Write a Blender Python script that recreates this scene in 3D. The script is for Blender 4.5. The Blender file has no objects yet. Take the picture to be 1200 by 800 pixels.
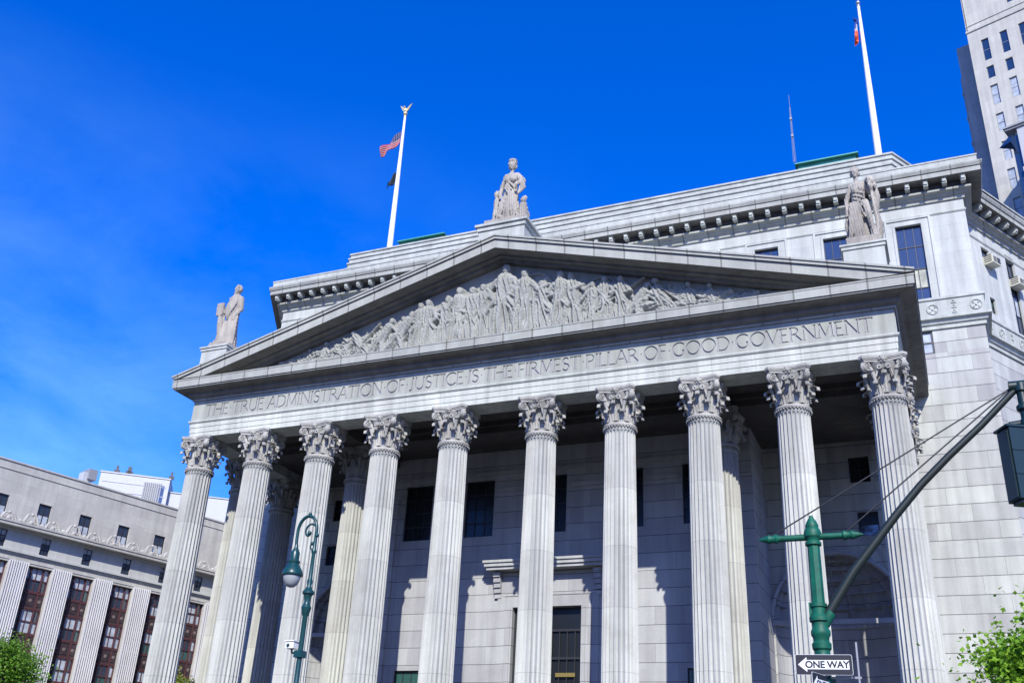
import bpy, bmesh, math, random
import numpy as np
from mathutils import Vector, Matrix
PI = math.pi
R = math.radians
C = bpy.context.scene.collection
scn = bpy.context.scene

# ------------------------------------------------------------------ camera
CAM = (20.2405, -43.6084, 1.6036)
yaw, pitch, roll = 0.4241, 0.449928, 0.053276
fw = Vector((-math.sin(yaw)*math.cos(pitch), math.cos(yaw)*math.cos(pitch), math.sin(pitch)))
r0 = Vector((math.cos(yaw), math.sin(yaw), 0)); u0 = r0.cross(fw)
rt = r0*math.cos(roll) + u0*math.sin(roll); up = rt.cross(fw)
cd = bpy.data.cameras.new('camera'); cam = bpy.data.objects.new('camera', cd); C.objects.link(cam)
m = Matrix.Identity(4)
for i in range(3):
    m[i][0] = rt[i]; m[i][1] = up[i]; m[i][2] = -fw[i]; m[i][3] = CAM[i]
cam.matrix_world = m
cd.sensor_width = 36; cd.lens = 36*1171.0/1200; cd.clip_start = .1; cd.clip_end = 6000
scn.camera = cam

# ------------------------------------------------------------------ sun, sky, exposure
SUNTO = Vector((.42, -1, .80)).normalized()
elev = math.asin(SUNTO.z)
sd = bpy.data.lights.new('sun', 'SUN'); sd.energy = 5.0; sd.angle = R(.53); sd.color = (1, .955, .85)
sun = bpy.data.objects.new('sun', sd); C.objects.link(sun)
sun.rotation_euler = SUNTO.to_track_quat('Z', 'Y').to_euler()
world = bpy.data.worlds.new('World'); scn.world = world; world.use_nodes = True
wn = world.node_tree; wl = wn.links
for n in list(wn.nodes): wn.nodes.remove(n)
wo = wn.nodes.new('ShaderNodeOutputWorld'); bg = wn.nodes.new('ShaderNodeBackground')
sky = wn.nodes.new('ShaderNodeTexSky'); sky.sky_type = 'NISHITA'; sky.sun_disc = False
sky.sun_elevation = elev; sky.sun_rotation = math.atan2(SUNTO.x, SUNTO.y)
sky.altitude = 0; sky.air_density = 1.0; sky.dust_density = .7; sky.ozone_density = 3.0
hs = wn.nodes.new('ShaderNodeHueSaturation'); hs.inputs['Saturation'].default_value = 1.5; hs.inputs['Value'].default_value = 1.0
tint = wn.nodes.new('ShaderNodeVectorMath'); tint.operation = 'MULTIPLY'; tint.inputs[1].default_value = (.85, 1.04, 2.07)
wl.new(sky.outputs[0], hs.inputs['Color']); wl.new(hs.outputs[0], tint.inputs[0])
# thin wisps of cirrus low in the west
tc = wn.nodes.new('ShaderNodeTexCoord')
mp = wn.nodes.new('ShaderNodeMapping'); mp.inputs['Scale'].default_value = (2.6, 2.6, 5.0); mp.inputs['Rotation'].default_value = (0, R(24), 0)
wl.new(tc.outputs['Generated'], mp.inputs[0])
nz = wn.nodes.new('ShaderNodeTexNoise'); nz.inputs['Scale'].default_value = 1.6; nz.inputs['Detail'].default_value = 8; nz.inputs['Roughness'].default_value = .60; nz.inputs['Distortion'].default_value = .25
wl.new(mp.outputs[0], nz.inputs['Vector'])
cr = wn.nodes.new('ShaderNodeMapRange'); cr.inputs[1].default_value = .30; cr.inputs[2].default_value = .95
wl.new(nz.outputs[0], cr.inputs[0])
sx = wn.nodes.new('ShaderNodeSeparateXYZ'); wl.new(tc.outputs['Generated'], sx.inputs[0])
mk = wn.nodes.new('ShaderNodeMapRange'); mk.inputs[1].default_value = -.25; mk.inputs[2].default_value = -.85; wl.new(sx.outputs[0], mk.inputs[0])
mz = wn.nodes.new('ShaderNodeMapRange'); mz.inputs[1].default_value = .62; mz.inputs[2].default_value = .25; wl.new(sx.outputs[2], mz.inputs[0])
mu = wn.nodes.new('ShaderNodeMath'); mu.operation = 'MULTIPLY'; wl.new(mk.outputs[0], mu.inputs[0]); wl.new(mz.outputs[0], mu.inputs[1])
mu2 = wn.nodes.new('ShaderNodeMath'); mu2.operation = 'MULTIPLY'; wl.new(mu.outputs[0], mu2.inputs[0]); wl.new(cr.outputs[0], mu2.inputs[1])
mu3 = wn.nodes.new('ShaderNodeMath'); mu3.operation = 'MULTIPLY'; mu3.inputs[1].default_value = .62; wl.new(mu2.outputs[0], mu3.inputs[0])
mx = wn.nodes.new('ShaderNodeMixRGB'); mx.inputs[2].default_value = (5.2, 9.0, 11.5, 1)
wl.new(mu3.outputs[0], mx.inputs[0]); wl.new(tint.outputs[0], mx.inputs[1])
wl.new(mx.outputs[0], bg.inputs[0]); bg.inputs[1].default_value = .112
wl.new(bg.outputs[0], wo.inputs[0])
vs = scn.view_settings; vs.view_transform = 'Standard'; vs.look = 'None'; vs.gamma = 1; vs.use_curve_mapping = False; vs.exposure = 0.38
scn.display_settings.display_device = 'sRGB'

# ------------------------------------------------------------------ materials
def newmat(name):
    mt = bpy.data.materials.new(name); mt.use_nodes = True
    nt = mt.node_tree
    return mt, nt, nt.nodes['Principled BSDF']
def plain(name, col, rough=.6, metal=0, spec=.5, noise=.0, nscale=3.0):
    mt, nt, b = newmat(name)
    b.inputs['Base Color'].default_value = (*col, 1); b.inputs['Roughness'].default_value = rough
    b.inputs['Metallic'].default_value = metal; b.inputs['Specular IOR Level'].default_value = spec
    if noise:
        g = nt.nodes.new('ShaderNodeNewGeometry'); n = nt.nodes.new('ShaderNodeTexNoise')
        n.inputs['Scale'].default_value = nscale; n.inputs['Detail'].default_value = 5
        nt.links.new(g.outputs['Position'], n.inputs['Vector'])
        mr = nt.nodes.new('ShaderNodeMapRange'); mr.inputs[1].default_value = .3; mr.inputs[2].default_value = .7
        mr.inputs[3].default_value = 1-noise; mr.inputs[4].default_value = 1+noise
        nt.links.new(n.outputs[0], mr.inputs[0])
        v = nt.nodes.new('ShaderNodeVectorMath'); v.operation = 'SCALE'; v.inputs[0].default_value = col
        nt.links.new(mr.outputs[0], v.inputs['Scale']); nt.links.new(v.outputs[0], b.inputs['Base Color'])
    return mt
def stone(name, col, var=.12, streak=.12, brick=None, dirt=None, speck=.06, bump=.15, joint=.35, blockvar=.12, bed=None):
    """weathered granite; brick=(block w, course h, joint) in metres, read from UVs laid out in metres"""
    mt, nt, b = newmat(name); L = nt.links.new; N = nt.nodes.new
    b.inputs['Roughness'].default_value = .85; b.inputs['Specular IOR Level'].default_value = .25
    g = N('ShaderNodeNewGeometry')
    n1 = N('ShaderNodeTexNoise'); n1.inputs['Scale'].default_value = .35; n1.inputs['Detail'].default_value = 6; n1.inputs['Roughness'].default_value = .65
    L(g.outputs['Position'], n1.inputs['Vector'])
    mp = N('ShaderNodeMapping'); mp.inputs['Scale'].default_value = (2.2, 2.2, .16); L(g.outputs['Position'], mp.inputs[0])
    n2 = N('ShaderNodeTexNoise'); n2.inputs['Scale'].default_value = 1.0; n2.inputs['Detail'].default_value = 5; L(mp.outputs[0], n2.inputs['Vector'])
    n3 = N('ShaderNodeTexNoise'); n3.inputs['Scale'].default_value = 14; n3.inputs['Detail'].default_value = 3; L(g.outputs['Position'], n3.inputs['Vector'])
    def rng(src, amp):
        q = N('ShaderNodeMapRange'); q.inputs[1].default_value = .3; q.inputs[2].default_value = .7
        q.inputs[3].default_value = 1-amp; q.inputs[4].default_value = 1+amp*.7; L(src, q.inputs[0]); return q.outputs[0]
    def mul(a, c):
        q = N('ShaderNodeMath'); q.operation = 'MULTIPLY'; L(a, q.inputs[0]); L(c, q.inputs[1]); return q.outputs[0]
    f = mul(mul(rng(n1.outputs[0], var), rng(n2.outputs[0], streak)), rng(n3.outputs[0], speck))
    hgt = n3.outputs[0]
    base = N('ShaderNodeRGB'); base.outputs[0].default_value = (*col, 1); bc = base.outputs[0]
    if dirt:
        nd = N('ShaderNodeTexNoise'); nd.inputs['Scale'].default_value = .9; nd.inputs['Detail'].default_value = 8; nd.inputs['Roughness'].default_value = .7
        L(g.outputs['Position'], nd.inputs['Vector'])
        md = N('ShaderNodeMapRange'); md.inputs[1].default_value = .5; md.inputs[2].default_value = .75; md.inputs[4].default_value = dirt[1]; L(nd.outputs[0], md.inputs[0])
        mm = N('ShaderNodeMixRGB'); mm.inputs[2].default_value = (*dirt[0], 1); L(md.outputs[0], mm.inputs[0]); L(bc, mm.inputs[1]); bc = mm.outputs[0]
    if brick:
        uv = N('ShaderNodeUVMap'); uv.uv_map = 'UVMap'
        bt = N('ShaderNodeTexBrick'); bt.offset = .5; bt.squash = 1
        bt.inputs['Scale'].default_value = 1; bt.inputs['Brick Width'].default_value = brick[0]; bt.inputs['Row Height'].default_value = brick[1]
        bt.inputs['Mortar Size'].default_value = brick[2]; bt.inputs['Mortar Smooth'].default_value = .15; bt.inputs['Bias'].default_value = -.1
        bt.inputs['Color1'].default_value = (1, 1, 1, 1); bt.inputs['Color2'].default_value = (1-blockvar, 1-blockvar*1.1, 1-blockvar*.95, 1)
        bt.inputs['Mortar'].default_value = (joint, joint, joint, 1)
        L(uv.outputs[0], bt.inputs['Vector'])
        mm = N('ShaderNodeMixRGB'); mm.blend_type = 'MULTIPLY'; mm.inputs[0].default_value = 1; L(bc, mm.inputs[1]); L(bt.outputs[0], mm.inputs[2]); bc = mm.outputs[0]
        if bed:
            sp = N('ShaderNodeSeparateXYZ'); L(uv.outputs[0], sp.inputs[0])
            def mth(op, a, c):
                q = N('ShaderNodeMath'); q.operation = op
                for i_, v_ in enumerate((a, c)):
                    if isinstance(v_, (int, float)): q.inputs[i_].default_value = v_
                    else: L(v_, q.inputs[i_])
                return q.outputs[0]
            fr = mth('FRACT', mth('ADD', mth('DIVIDE', sp.outputs[1], brick[1]), bed/brick[1]/2), 0)
            ln = mth('LESS_THAN', fr, bed/brick[1])
            m2 = N('ShaderNodeMixRGB'); m2.blend_type = 'MULTIPLY'; m2.inputs[2].default_value = (.30, .30, .31, 1); L(ln, m2.inputs[0]); L(bc, m2.inputs[1]); bc = m2.outputs[0]
        inv = N('ShaderNodeMath'); inv.operation = 'MULTIPLY_ADD'; inv.inputs[1].default_value = -6; L(bt.outputs['Fac'], inv.inputs[0]); L(n3.outputs[0], inv.inputs[2])
        hgt = inv.outputs[0]
    v = N('ShaderNodeVectorMath'); v.operation = 'SCALE'; L(bc, v.inputs[0]); L(f, v.inputs['Scale']); L(v.outputs[0], b.inputs['Base Color'])
    bp = N('ShaderNodeBump'); bp.inputs['Strength'].default_value = bump; bp.inputs['Distance'].default_value = .03
    L(hgt, bp.inputs['Height']); L(bp.outputs[0], b.inputs['Normal'])
    return mt
def glassmat(name, col=(.02, .03, .05), rough=.06, spec=1.0, rip=.02):
    mt, nt, b = newmat(name)
    b.inputs['Base Color'].default_value = (*col, 1); b.inputs['Roughness'].default_value = rough
    b.inputs['Specular IOR Level'].default_value = spec; b.inputs['IOR'].default_value = 1.7
    g = nt.nodes.new('ShaderNodeNewGeometry'); n = nt.nodes.new('ShaderNodeTexNoise'); n.inputs['Scale'].default_value = 1.2
    nt.links.new(g.outputs['Position'], n.inputs['Vector'])
    bp = nt.nodes.new('ShaderNodeBump'); bp.inputs['Strength'].default_value = rip*4; bp.inputs['Distance'].default_value = .05
    nt.links.new(n.outputs[0], bp.inputs['Height']); nt.links.new(bp.outputs[0], b.inputs['Normal'])
    return mt
M = {}
M['granite'] = stone('pale granite', (0.398, 0.419, 0.384), streak=.2, dirt=((.27, .26, .24), .5))
M['shaft'] = stone('fluted granite', (0.429, 0.440, 0.403), var=.13, streak=.20, dirt=((.30, .28, .25), .45), brick=(50, 2.75, .012), joint=.62, blockvar=.13, bump=.1)
M['capital'] = stone('weathered carved granite', (0.365, 0.359, 0.325), var=.2, streak=.2, dirt=((.15, .14, .13), .7), bump=.4)
M['cornice'] = stone('cornice granite', (0.345, 0.358, 0.321), brick=(1.62, 40, .045), joint=.50, blockvar=.14, dirt=((.22, .21, .16), .45))
M['frieze'] = stone('frieze granite', (0.460, 0.482, 0.428), var=.10, streak=.22, brick=(2.05, 40, .012), joint=.7, blockvar=.07, dirt=((.45, .42, .38), .3))
M['letter'] = stone('darker carved letter stone', (.30, .30, .32), var=.1)  # slightly darker stone tone for the cut letter faces
M['ashlar'] = stone('ashlar granite', (0.435, 0.451, 0.412), brick=(2.3, .93, .016), joint=.66, blockvar=.28, var=.10, streak=.16, dirt=((.33, .32, .30), .4), bed=.034)
M['ashlar_fine'] = stone('smooth ashlar', (0.441, 0.462, 0.429), brick=(2.0, .93, .010), joint=.78, blockvar=.08, var=.09, streak=.18, dirt=((.34, .33, .31), .35))
M['porch'] = stone('porch wall granite', (0.397, 0.409, 0.412), brick=(2.4, .94, .016), joint=.7, blockvar=.2, bed=.03)
M['cornice_shade'] = stone('cornice stone darkened for shade', (.17, .165, .155), var=.2, streak=.2, dirt=((.10, .10, .06), .5))  # shade under the cornices put into the stone colour, plus random dirt
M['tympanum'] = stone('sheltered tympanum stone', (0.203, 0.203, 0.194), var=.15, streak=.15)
M['dark_shade'] = stone('dark stone toned for shade', (0.082, 0.078, 0.075), var=.2, dirt=((.16, .15, .09), .5))  # ceiling and soffit shade put into the colour, plus random dirt patches
M['relief'] = stone('carved relief granite', (0.274, 0.281, 0.257), var=.1, streak=.12, dirt=((.32, .32, .32), .4))
M['statue'] = stone('weathered statue stone', (0.332, 0.310, 0.268), var=.2, streak=.3, dirt=((.20, .18, .165), .65), bump=.3)
M['copper'] = plain('green copper', (.09, .36, .28), .6, noise=.3, nscale=1.5)
M['copper_dark'] = plain('dark green copper', (.05, .27, .22), .6)
M['office'] = stone('office limestone', (0.417, 0.409, 0.367), brick=(2.2, .95, .012), joint=.8, blockvar=.10, var=.12, streak=.12, dirt=((.30, .28, .25), .4))
M['office_rib'] = stone('office pilaster stone', (.49, .485, .48), var=.1, streak=.1)
M['office_pale'] = stone('office frieze stone', (0.410, 0.418, 0.398), var=.08, streak=.1)
M['spandrel'] = plain('dark bronze spandrel', (.035, .022, .025), .5, noise=.3)
M['redframe'] = plain('oxide red window frame', (.075, .028, .03), .5)
M['darkframe'] = plain('dark window frame', (.02, .022, .025), .45)
M['greyframe'] = plain('grey window frame', (.22, .23, .24), .5)
M['glass'] = glassmat('window glass')
M['glass_blue'] = glassmat('blue window glass', (.015, .03, .06), .10, .8, .06)
M['glass_dim'] = glassmat('dim glass', (.012, .014, .016), .25, .3)
M['blind'] = plain('pale blind behind glass', (.34, .38, .42), .2, noise=.25, nscale=2.0)
M['warm_reflection'] = plain('warm reflection painted on pane', (.36, .37, .28), .2, noise=.35, nscale=1.5)  # reflection of a yellowish building painted as pane colour
M['glass_green'] = glassmat('greenish glass', (.03, .09, .08), .1, .8)
M['white'] = plain('white paint', (.72, .72, .72), .45)
M['whitewall'] = plain('white rendered wall', (.40, .41, .42), .6, noise=.05)
M['gold'] = plain('gilded eagle', (.75, .62, .30), .35, .6)
M['green'] = plain('green street furniture paint', (.002, .085, .052), .55, spec=.35, noise=.3, nscale=7)
M['teal'] = plain('dark teal lamp paint', (0.005, 0.044, 0.047), .35, noise=.15, nscale=9)
M['black'] = plain('black paint', (.012, .014, .016), .4)
M['armpaint'] = plain('dark green arm paint', (.008, .016, .015), .5)
M['signal'] = plain('dark green signal housing', (0.002, 0.018, 0.020), .4, noise=.1, nscale=7)
M['signblack'] = plain('sign black', (.012, .014, .02), .35)
M['signwhite'] = plain('sign white', (.72, .75, .80), .35)
M['steel'] = plain('grey steel', (.35, .36, .38), .4, .6)
M['lampglass'] = plain('lamp glass', (.30, .33, .34), .15, spec=.8)
M['acbody'] = plain('air conditioner casing', (.55, .54, .44), .5)
M['acgrille'] = plain('air conditioner grille', (.05, .05, .05), .6)
M['tower'] = stone('tower stone', (0.451, 0.446, 0.393), brick=(2.2, 1.1, .012), joint=.8, blockvar=.10, var=.08)
M['tower_dark'] = stone('tower dark stone', (0.308, 0.322, 0.325), brick=(2.2, 1.1, .012), joint=.8, blockvar=.10)
M['brick'] = stone('brown brick', (.16, .10, .07), var=.15)
M['asphalt'] = plain('asphalt', (.05, .05, .052), .9, noise=.15, nscale=4)
M['steps'] = stone('worn step granite', (0.110, 0.107, 0.102))
M['pavement'] = stone('concrete pavement', (0.091, 0.087, 0.084), brick=(1.5, 1.5, .012), joint=.6)
M['earth'] = plain('far ground', (.16, .16, .15), .95, noise=.2, nscale=.05)
M['paintline'] = plain('road marking paint', (.75, .75, .72), .6)
M['bark'] = plain('bark', (.08, .06, .045), .9, noise=.3, nscale=8)
def leafmat(name, c1, c2):
    mt, nt, b = newmat(name); L = nt.links.new
    at = nt.nodes.new('ShaderNodeAttribute'); at.attribute_name = 'tone'
    cr = nt.nodes.new('ShaderNodeMixRGB'); cr.inputs[1].default_value = (*c1, 1); cr.inputs[2].default_value = (*c2, 1)
    L(at.outputs['Fac'], cr.inputs[0]); L(cr.outputs[0], b.inputs['Base Color'])
    b.inputs['Roughness'].default_value = .5; b.inputs['Specular IOR Level'].default_value = .3
    tr = nt.nodes.new('ShaderNodeBsdfTranslucent'); L(cr.outputs[0], tr.inputs[0])
    ms = nt.nodes.new('ShaderNodeMixShader'); ms.inputs[0].default_value = .4
    L(b.outputs[0], ms.inputs[1]); L(tr.outputs[0], ms.inputs[2]); L(ms.outputs[0], nt.nodes['Material Output'].inputs[0])
    return mt
M['leaf'] = leafmat('maple leaves', (.07, .20, .010), (.30, .52, .04))
M['leaf_dull'] = leafmat('park leaves', (.06, .17, .012), (.19, .36, .035))
M['leaf_yellow'] = leafmat('young leaves', (.11, .17, .02), (.26, .32, .05))

# ------------------------------------------------------------------ mesh helpers
ORG = {}
def empty(name, loc, label, cat, group=None, rz=0):
    o = bpy.data.objects.new(name, None); C.objects.link(o); o.location = loc; o.rotation_euler = (0, 0, rz)
    o.empty_display_size = .5
    o['label'] = label; o['category'] = cat
    if group: o['group'] = group
    ORG[o.name] = Vector(loc); return o
def tag(o, label, cat, group=None):
    o['label'] = label; o['category'] = cat
    if group: o['group'] = group
    return o
def copy_tree(o, parent=None):
    c = o.copy(); C.objects.link(c)
    if parent is not None: c.parent = parent
    for ch in list(o.children): copy_tree(ch, c)
    return c
class MB:
    def __init__(s): s.v = []; s.f = []; s.mi = []
    def add(s, vs_, fs, mi=0):
        n = len(s.v); s.v += [tuple(p) for p in vs_]; s.f += [tuple(i+n for i in f) for f in fs]; s.mi += [mi]*len(fs); return s
    def box(s, x0, x1, y0, y1, z0, z1, mi=0):
        return s.add([(x0,y0,z0),(x1,y0,z0),(x1,y1,z0),(x0,y1,z0),(x0,y0,z1),(x1,y0,z1),(x1,y1,z1),(x0,y1,z1)],
            [(0,3,2,1),(4,5,6,7),(0,1,5,4),(1,2,6,5),(2,3,7,6),(3,0,4,7)], mi)
    def prism(s, poly, y0, y1, mi=0):                 # polygon in XZ, extruded along Y
        n = len(poly)
        return s.add([(x, y0, z) for x, z in poly]+[(x, y1, z) for x, z in poly],
            [tuple(range(n)), tuple(range(2*n-1, n-1, -1))]+[(i, i+n, (i+1) % n+n, (i+1) % n) for i in range(n)], mi)
    def tube(s, pts, rad, n=12, mi=0, cap=True):
        pts = [Vector(p) for p in pts]; k = len(pts); rad = [rad]*k if not hasattr(rad, '__len__') else rad
        rings = []; prev = None
        for i, p in enumerate(pts):
            t = (pts[min(i+1, k-1)]-pts[max(i-1, 0)]).normalized()
            a = prev if prev is not None else (Vector((0, 0, 1)) if abs(t.z) < .9 else Vector((1, 0, 0)))
            a = (a - t*a.dot(t)).normalized(); b = t.cross(a); prev = a
            rings.append([p + (a*math.cos(2*PI*j/n)+b*math.sin(2*PI*j/n))*rad[i] for j in range(n)])
        vs_ = [q for rg in rings for q in rg]
        fs = [(i*n+j, i*n+(j+1) % n, (i+1)*n+(j+1) % n, (i+1)*n+j) for i in range(k-1) for j in range(n)]
        if cap: fs += [tuple(range(n-1, -1, -1)), tuple((k-1)*n+j for j in range(n))]
        return s.add(vs_, fs, mi)
    def lathe(s, c, prof, n=24, mi=0):                # profile (r, z) about vertical axis through c
        vs_ = [(c[0]+r*math.cos(2*PI*j/n), c[1]+r*math.sin(2*PI*j/n), c[2]+z) for r, z in prof for j in range(n)]
        k = len(prof)
        fs = [(i*n+j, i*n+(j+1) % n, (i+1)*n+(j+1) % n, (i+1)*n+j) for i in range(k-1) for j in range(n)]
        fs += [tuple(range(n-1, -1, -1)), tuple((k-1)*n+j for j in range(n))]
        return s.add(vs_, fs, mi)
    def ball(s, c, r, n=12, mi=0, sc=(1, 1, 1)):
        prof = []
        vs_ = []; k = n//2+1
        for i in range(k):
            a = -PI/2+PI*i/(k-1)
            for j in range(n):
                b = 2*PI*j/n
                vs_.append((c[0]+r*sc[0]*math.cos(a)*math.cos(b), c[1]+r*sc[1]*math.cos(a)*math.sin(b), c[2]+r*sc[2]*math.sin(a)))
        fs = [(i*n+j, i*n+(j+1) % n, (i+1)*n+(j+1) % n, (i+1)*n+j) for i in range(k-1) for j in range(n)]
        return s.add(vs_, fs, mi)
    def sweep(s, path, prof, mi=0):                   # path (x,y) open; profile closed ring of (out, z); out = to the right-hand outside
        k = len(path); n = len(prof); offs = []
        for i in range(k):
            def nrm(a, b):
                d = Vector((b[0]-a[0], b[1]-a[1])).normalized(); return Vector((d.y, -d.x))
            if i == 0: v = nrm(path[0], path[1])
            elif i == k-1: v = nrm(path[-2], path[-1])
            else:
                a = nrm(path[i-1], path[i]); b = nrm(path[i], path[i+1]); v = (a+b)/(1+a.dot(b))
            offs.append(v)
        vs_ = [(path[i][0]+offs[i].x*o, path[i][1]+offs[i].y*o, z) for i in range(k) for o, z in prof]
        fs = [(i*n+j, (i+1)*n+j, (i+1)*n+(j+1) % n, i*n+(j+1) % n) for i in range(k-1) for j in range(n)]
        fs += [tuple(range(n)), tuple((k-1)*n+j for j in range(n-1, -1, -1))]
        return s.add(vs_, fs, mi)
    def build(s, name, mats, parent=None, origin=None, smooth=False, uv=True, recalc=True, autosmooth=None):
        if not isinstance(mats, (list, tuple)): mats = [mats]
        me = bpy.data.meshes.new(name)
        org = Vector(origin) if origin is not None else (ORG.get(parent.name, Vector()) if parent is not None else Vector())
        loc = org if (parent is None) else (org - ORG.get(parent.name, Vector()))
        me.from_pydata(s.v, [], s.f)
        for mt in mats: me.materials.append(mt)
        me.polygons.foreach_set('material_index', s.mi)
        if recalc:
            bm = bmesh.new(); bm.from_mesh(me); bmesh.ops.recalc_face_normals(bm, faces=bm.faces); bm.to_mesh(me); bm.free()
        if uv: uvs(me)
        if org.length: me.transform(Matrix.Translation(-org))
        if smooth: me.polygons.foreach_set('use_smooth', [True]*len(me.polygons))
        if autosmooth is not None:
            me.polygons.foreach_set('use_smooth', [True]*len(me.polygons)); me.set_sharp_from_angle(angle=R(autosmooth))
        o = bpy.data.objects.new(name, me); C.objects.link(o); o.location = loc
        if parent is not None: o.parent = parent
        ORG[o.name] = org
        return o
def uvs(me):
    """box-projected UVs in metres: u runs along the face horizontally, v is height"""
    nl = len(me.loops); nf = len(me.polygons)
    co = np.empty(len(me.vertices)*3); me.vertices.foreach_get('co', co); co = co.reshape(-1, 3)
    li = np.empty(nl, int); me.loops.foreach_get('vertex_index', li)
    nr = np.empty(nf*3); me.polygons.foreach_get('normal', nr); nr = nr.reshape(-1, 3)
    tot = np.empty(nf, int); me.polygons.foreach_get('loop_total', tot)
    fn = np.repeat(nr, tot, axis=0); p = co[li]
    h = np.hypot(fn[:, 0], fn[:, 1]); hh = np.where(h < 1e-6, 1, h)
    t = np.stack([-fn[:, 1]/hh, fn[:, 0]/hh], 1)
    flat = np.abs(fn[:, 2]) > .8
    u = np.where(flat, p[:, 0], p[:, 0]*t[:, 0]+p[:, 1]*t[:, 1]); v = np.where(flat, p[:, 1], p[:, 2])
    lay = me.uv_layers.new(name='UVMap'); lay.data.foreach_set('uv', np.stack([u, v], 1).ravel())
def struct(o): o['kind'] = 'structure'; return o
class Face:
    """a vertical wall plane: u along it, z up, d outward"""
    def __init__(s, p, ang): s.p = Vector((p[0], p[1])); s.a = ang; s.t = Vector((math.cos(ang), math.sin(ang))); s.n = Vector((math.sin(ang), -math.cos(ang)))
    def at(s, u, z, d=0): q = s.p+s.t*u+s.n*d; return Vector((q.x, q.y, z))
    def box(s, mb, u0, u1, z0, z1, d0, d1, mi=0):
        P = [s.at(u, z, d) for z in (z0, z1) for u, d in ((u0, d1), (u1, d1), (u1, d0), (u0, d0))]
        mb.add(P, [(0,3,2,1),(4,5,6,7),(0,1,5,4),(1,2,6,5),(2,3,7,6),(3,0,4,7)], mi)
    def wall(s, mb, u0, u1, z0, z1, holes=(), depth=.35, mi=0, mir=None, d=0):
        us = sorted(set([u0, u1]+[q for h in holes for q in h[:2]])); zs = sorted(set([z0, z1]+[q for h in holes for q in h[2:4]]))
        for i in range(len(us)-1):
            for j in range(len(zs)-1):
                uc = (us[i]+us[i+1])/2; zc = (zs[j]+zs[j+1])/2
                if any(h[0] < uc < h[1] and h[2] < zc < h[3] for h in holes): continue
                mb.add([s.at(us[i], zs[j], d), s.at(us[i+1], zs[j], d), s.at(us[i+1], zs[j+1], d), s.at(us[i], zs[j+1], d)], [(0, 1, 2, 3)], mi)
        for h in holes:
            a, b, c_, e = h[:4]; mr = mi if mir is None else mir
            for (p, q) in (((a, c_), (a, e)), ((a, e), (b, e)), ((b, e), (b, c_)), ((b, c_), (a, c_))):
                mb.add([s.at(*p, d), s.at(*q, d), s.at(*q, d-depth), s.at(*p, d-depth)], [(0, 1, 2, 3)], mr)

# ------------------------------------------------------------------ ground
g = MB(); g.box(-1500, 1500, -1500, 1500, -1.2, -.154); struct(g.build('ground', M['earth']))
g = MB(); g.box(-44, 26, -60, 60, -1.0, 0.0); struct(g.build('sidewalk', M['pavement']))
g = MB(); g.box(-90, 80, -95, -60.2, -1.0, -.15); g.box(26.2, 46, -60.2, 60, -1.0, -.15); struct(g.build('road', M['asphalt']))
g = MB()
for i in range(14): g.box(-80+i*10, -76+i*10, -77.1, -76.95, -.15, -.146)
struct(g.build('road_marking', M['paintline']))
g = MB(); g.box(26, 26.2, -60, 60, -1, 0.02); g.box(-44, 26.2, -60.2, -60, -1, .02); struct(g.build('kerb', M['granite']))

# ================================================================== COURTHOUSE
court = empty('courthouse', (0, 0, 0), 'pale granite columned courthouse with carved pediment and long inscription, in the middle', 'building')
XS = [-(2.447+4.1*k) for k in (4, 3, 2, 1, 0)]+[2.447+4.1*k for k in range(5)]
EX = 19.58; HYP = 11.5; HW = 23.95; FL = 5.0
hexF = Face((0, HYP), 0.0)
RY = 14.2                                             # the side wing starts behind a short return
hexR = Face((HW, RY), R(60)); hexRet = Face((HW, HYP), R(90))
hexL = Face((-HW-24, HYP+41.57), R(-60))
# ---- hexagon walls
win_small = []   # (face, u0,u1,z0,z1, kind)
fr_holes = []
for k in range(-5, 6):
    c = 4.15*k; fr_holes.append((c-.72, c+.72, 29.75, 34.78))
low_holes = [(20.05, 21.22, 26.32, 27.72), (-21.22, -20.05, 26.32, 27.72)]
niche_win = [(16.0, 17.08, 19.25, 20.72), (16.2, 17.25, 16.3, 17.6), (-17.08, -16.0, 19.25, 20.72), (-17.25, -16.2, 16.3, 17.6)]
w = MB()
hexF.wall(w, -HW, HW, 28.0, 36.6, fr_holes, .3, 0)
w2 = MB()
arch_holes = [(11.35, 18.15, 5, 15.6), (-18.15, -11.35, 5, 15.6)]
hexF.wall(w2, -HW, HW, 0, 28.0, low_holes+niche_win+arch_holes, .3, 0)
for sx_ in (1, -1):                                    # arched niche: panel with a round-headed opening
    cx = 14.75*sx_; r = 3.25; pts = []
    seg = 28
    arc = [(cx+r*math.cos(a), 12.1+r*math.sin(a)) for a in [PI*i/seg for i in range(seg+1)]]
    x0, x1 = cx-3.4, cx+3.4
    top = [(x1+(x0-x1)*i/seg, 15.6) for i in range(seg+1)]
    for i in range(seg):
        w2.add([(arc[i][0], HYP, arc[i][1]), (top[i][0], HYP, top[i][1]), (top[i+1][0], HYP, top[i+1][1]), (arc[i+1][0], HYP, arc[i+1][1])], [(0, 1, 2, 3)])
    for (xa, xb, tt) in ((arc[0][0], x1, top[0]), (x0, arc[-1][0], top[-1])):
        w2.add([(xa, HYP, 5), (xb, HYP, 5), (xb, HYP, 12.1), (xa, HYP, 12.1)], [(0, 1, 2, 3)])
    w2.add([(arc[0][0], HYP, 12.1), (x1, HYP, 12.1), (x1, HYP, 15.6)], [(0, 1, 2)])
    w2.add([(arc[-1][0], HYP, 12.1), (x0, HYP, 12.1), (x0, HYP, 15.6)], [(0, 1, 2)])
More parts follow.
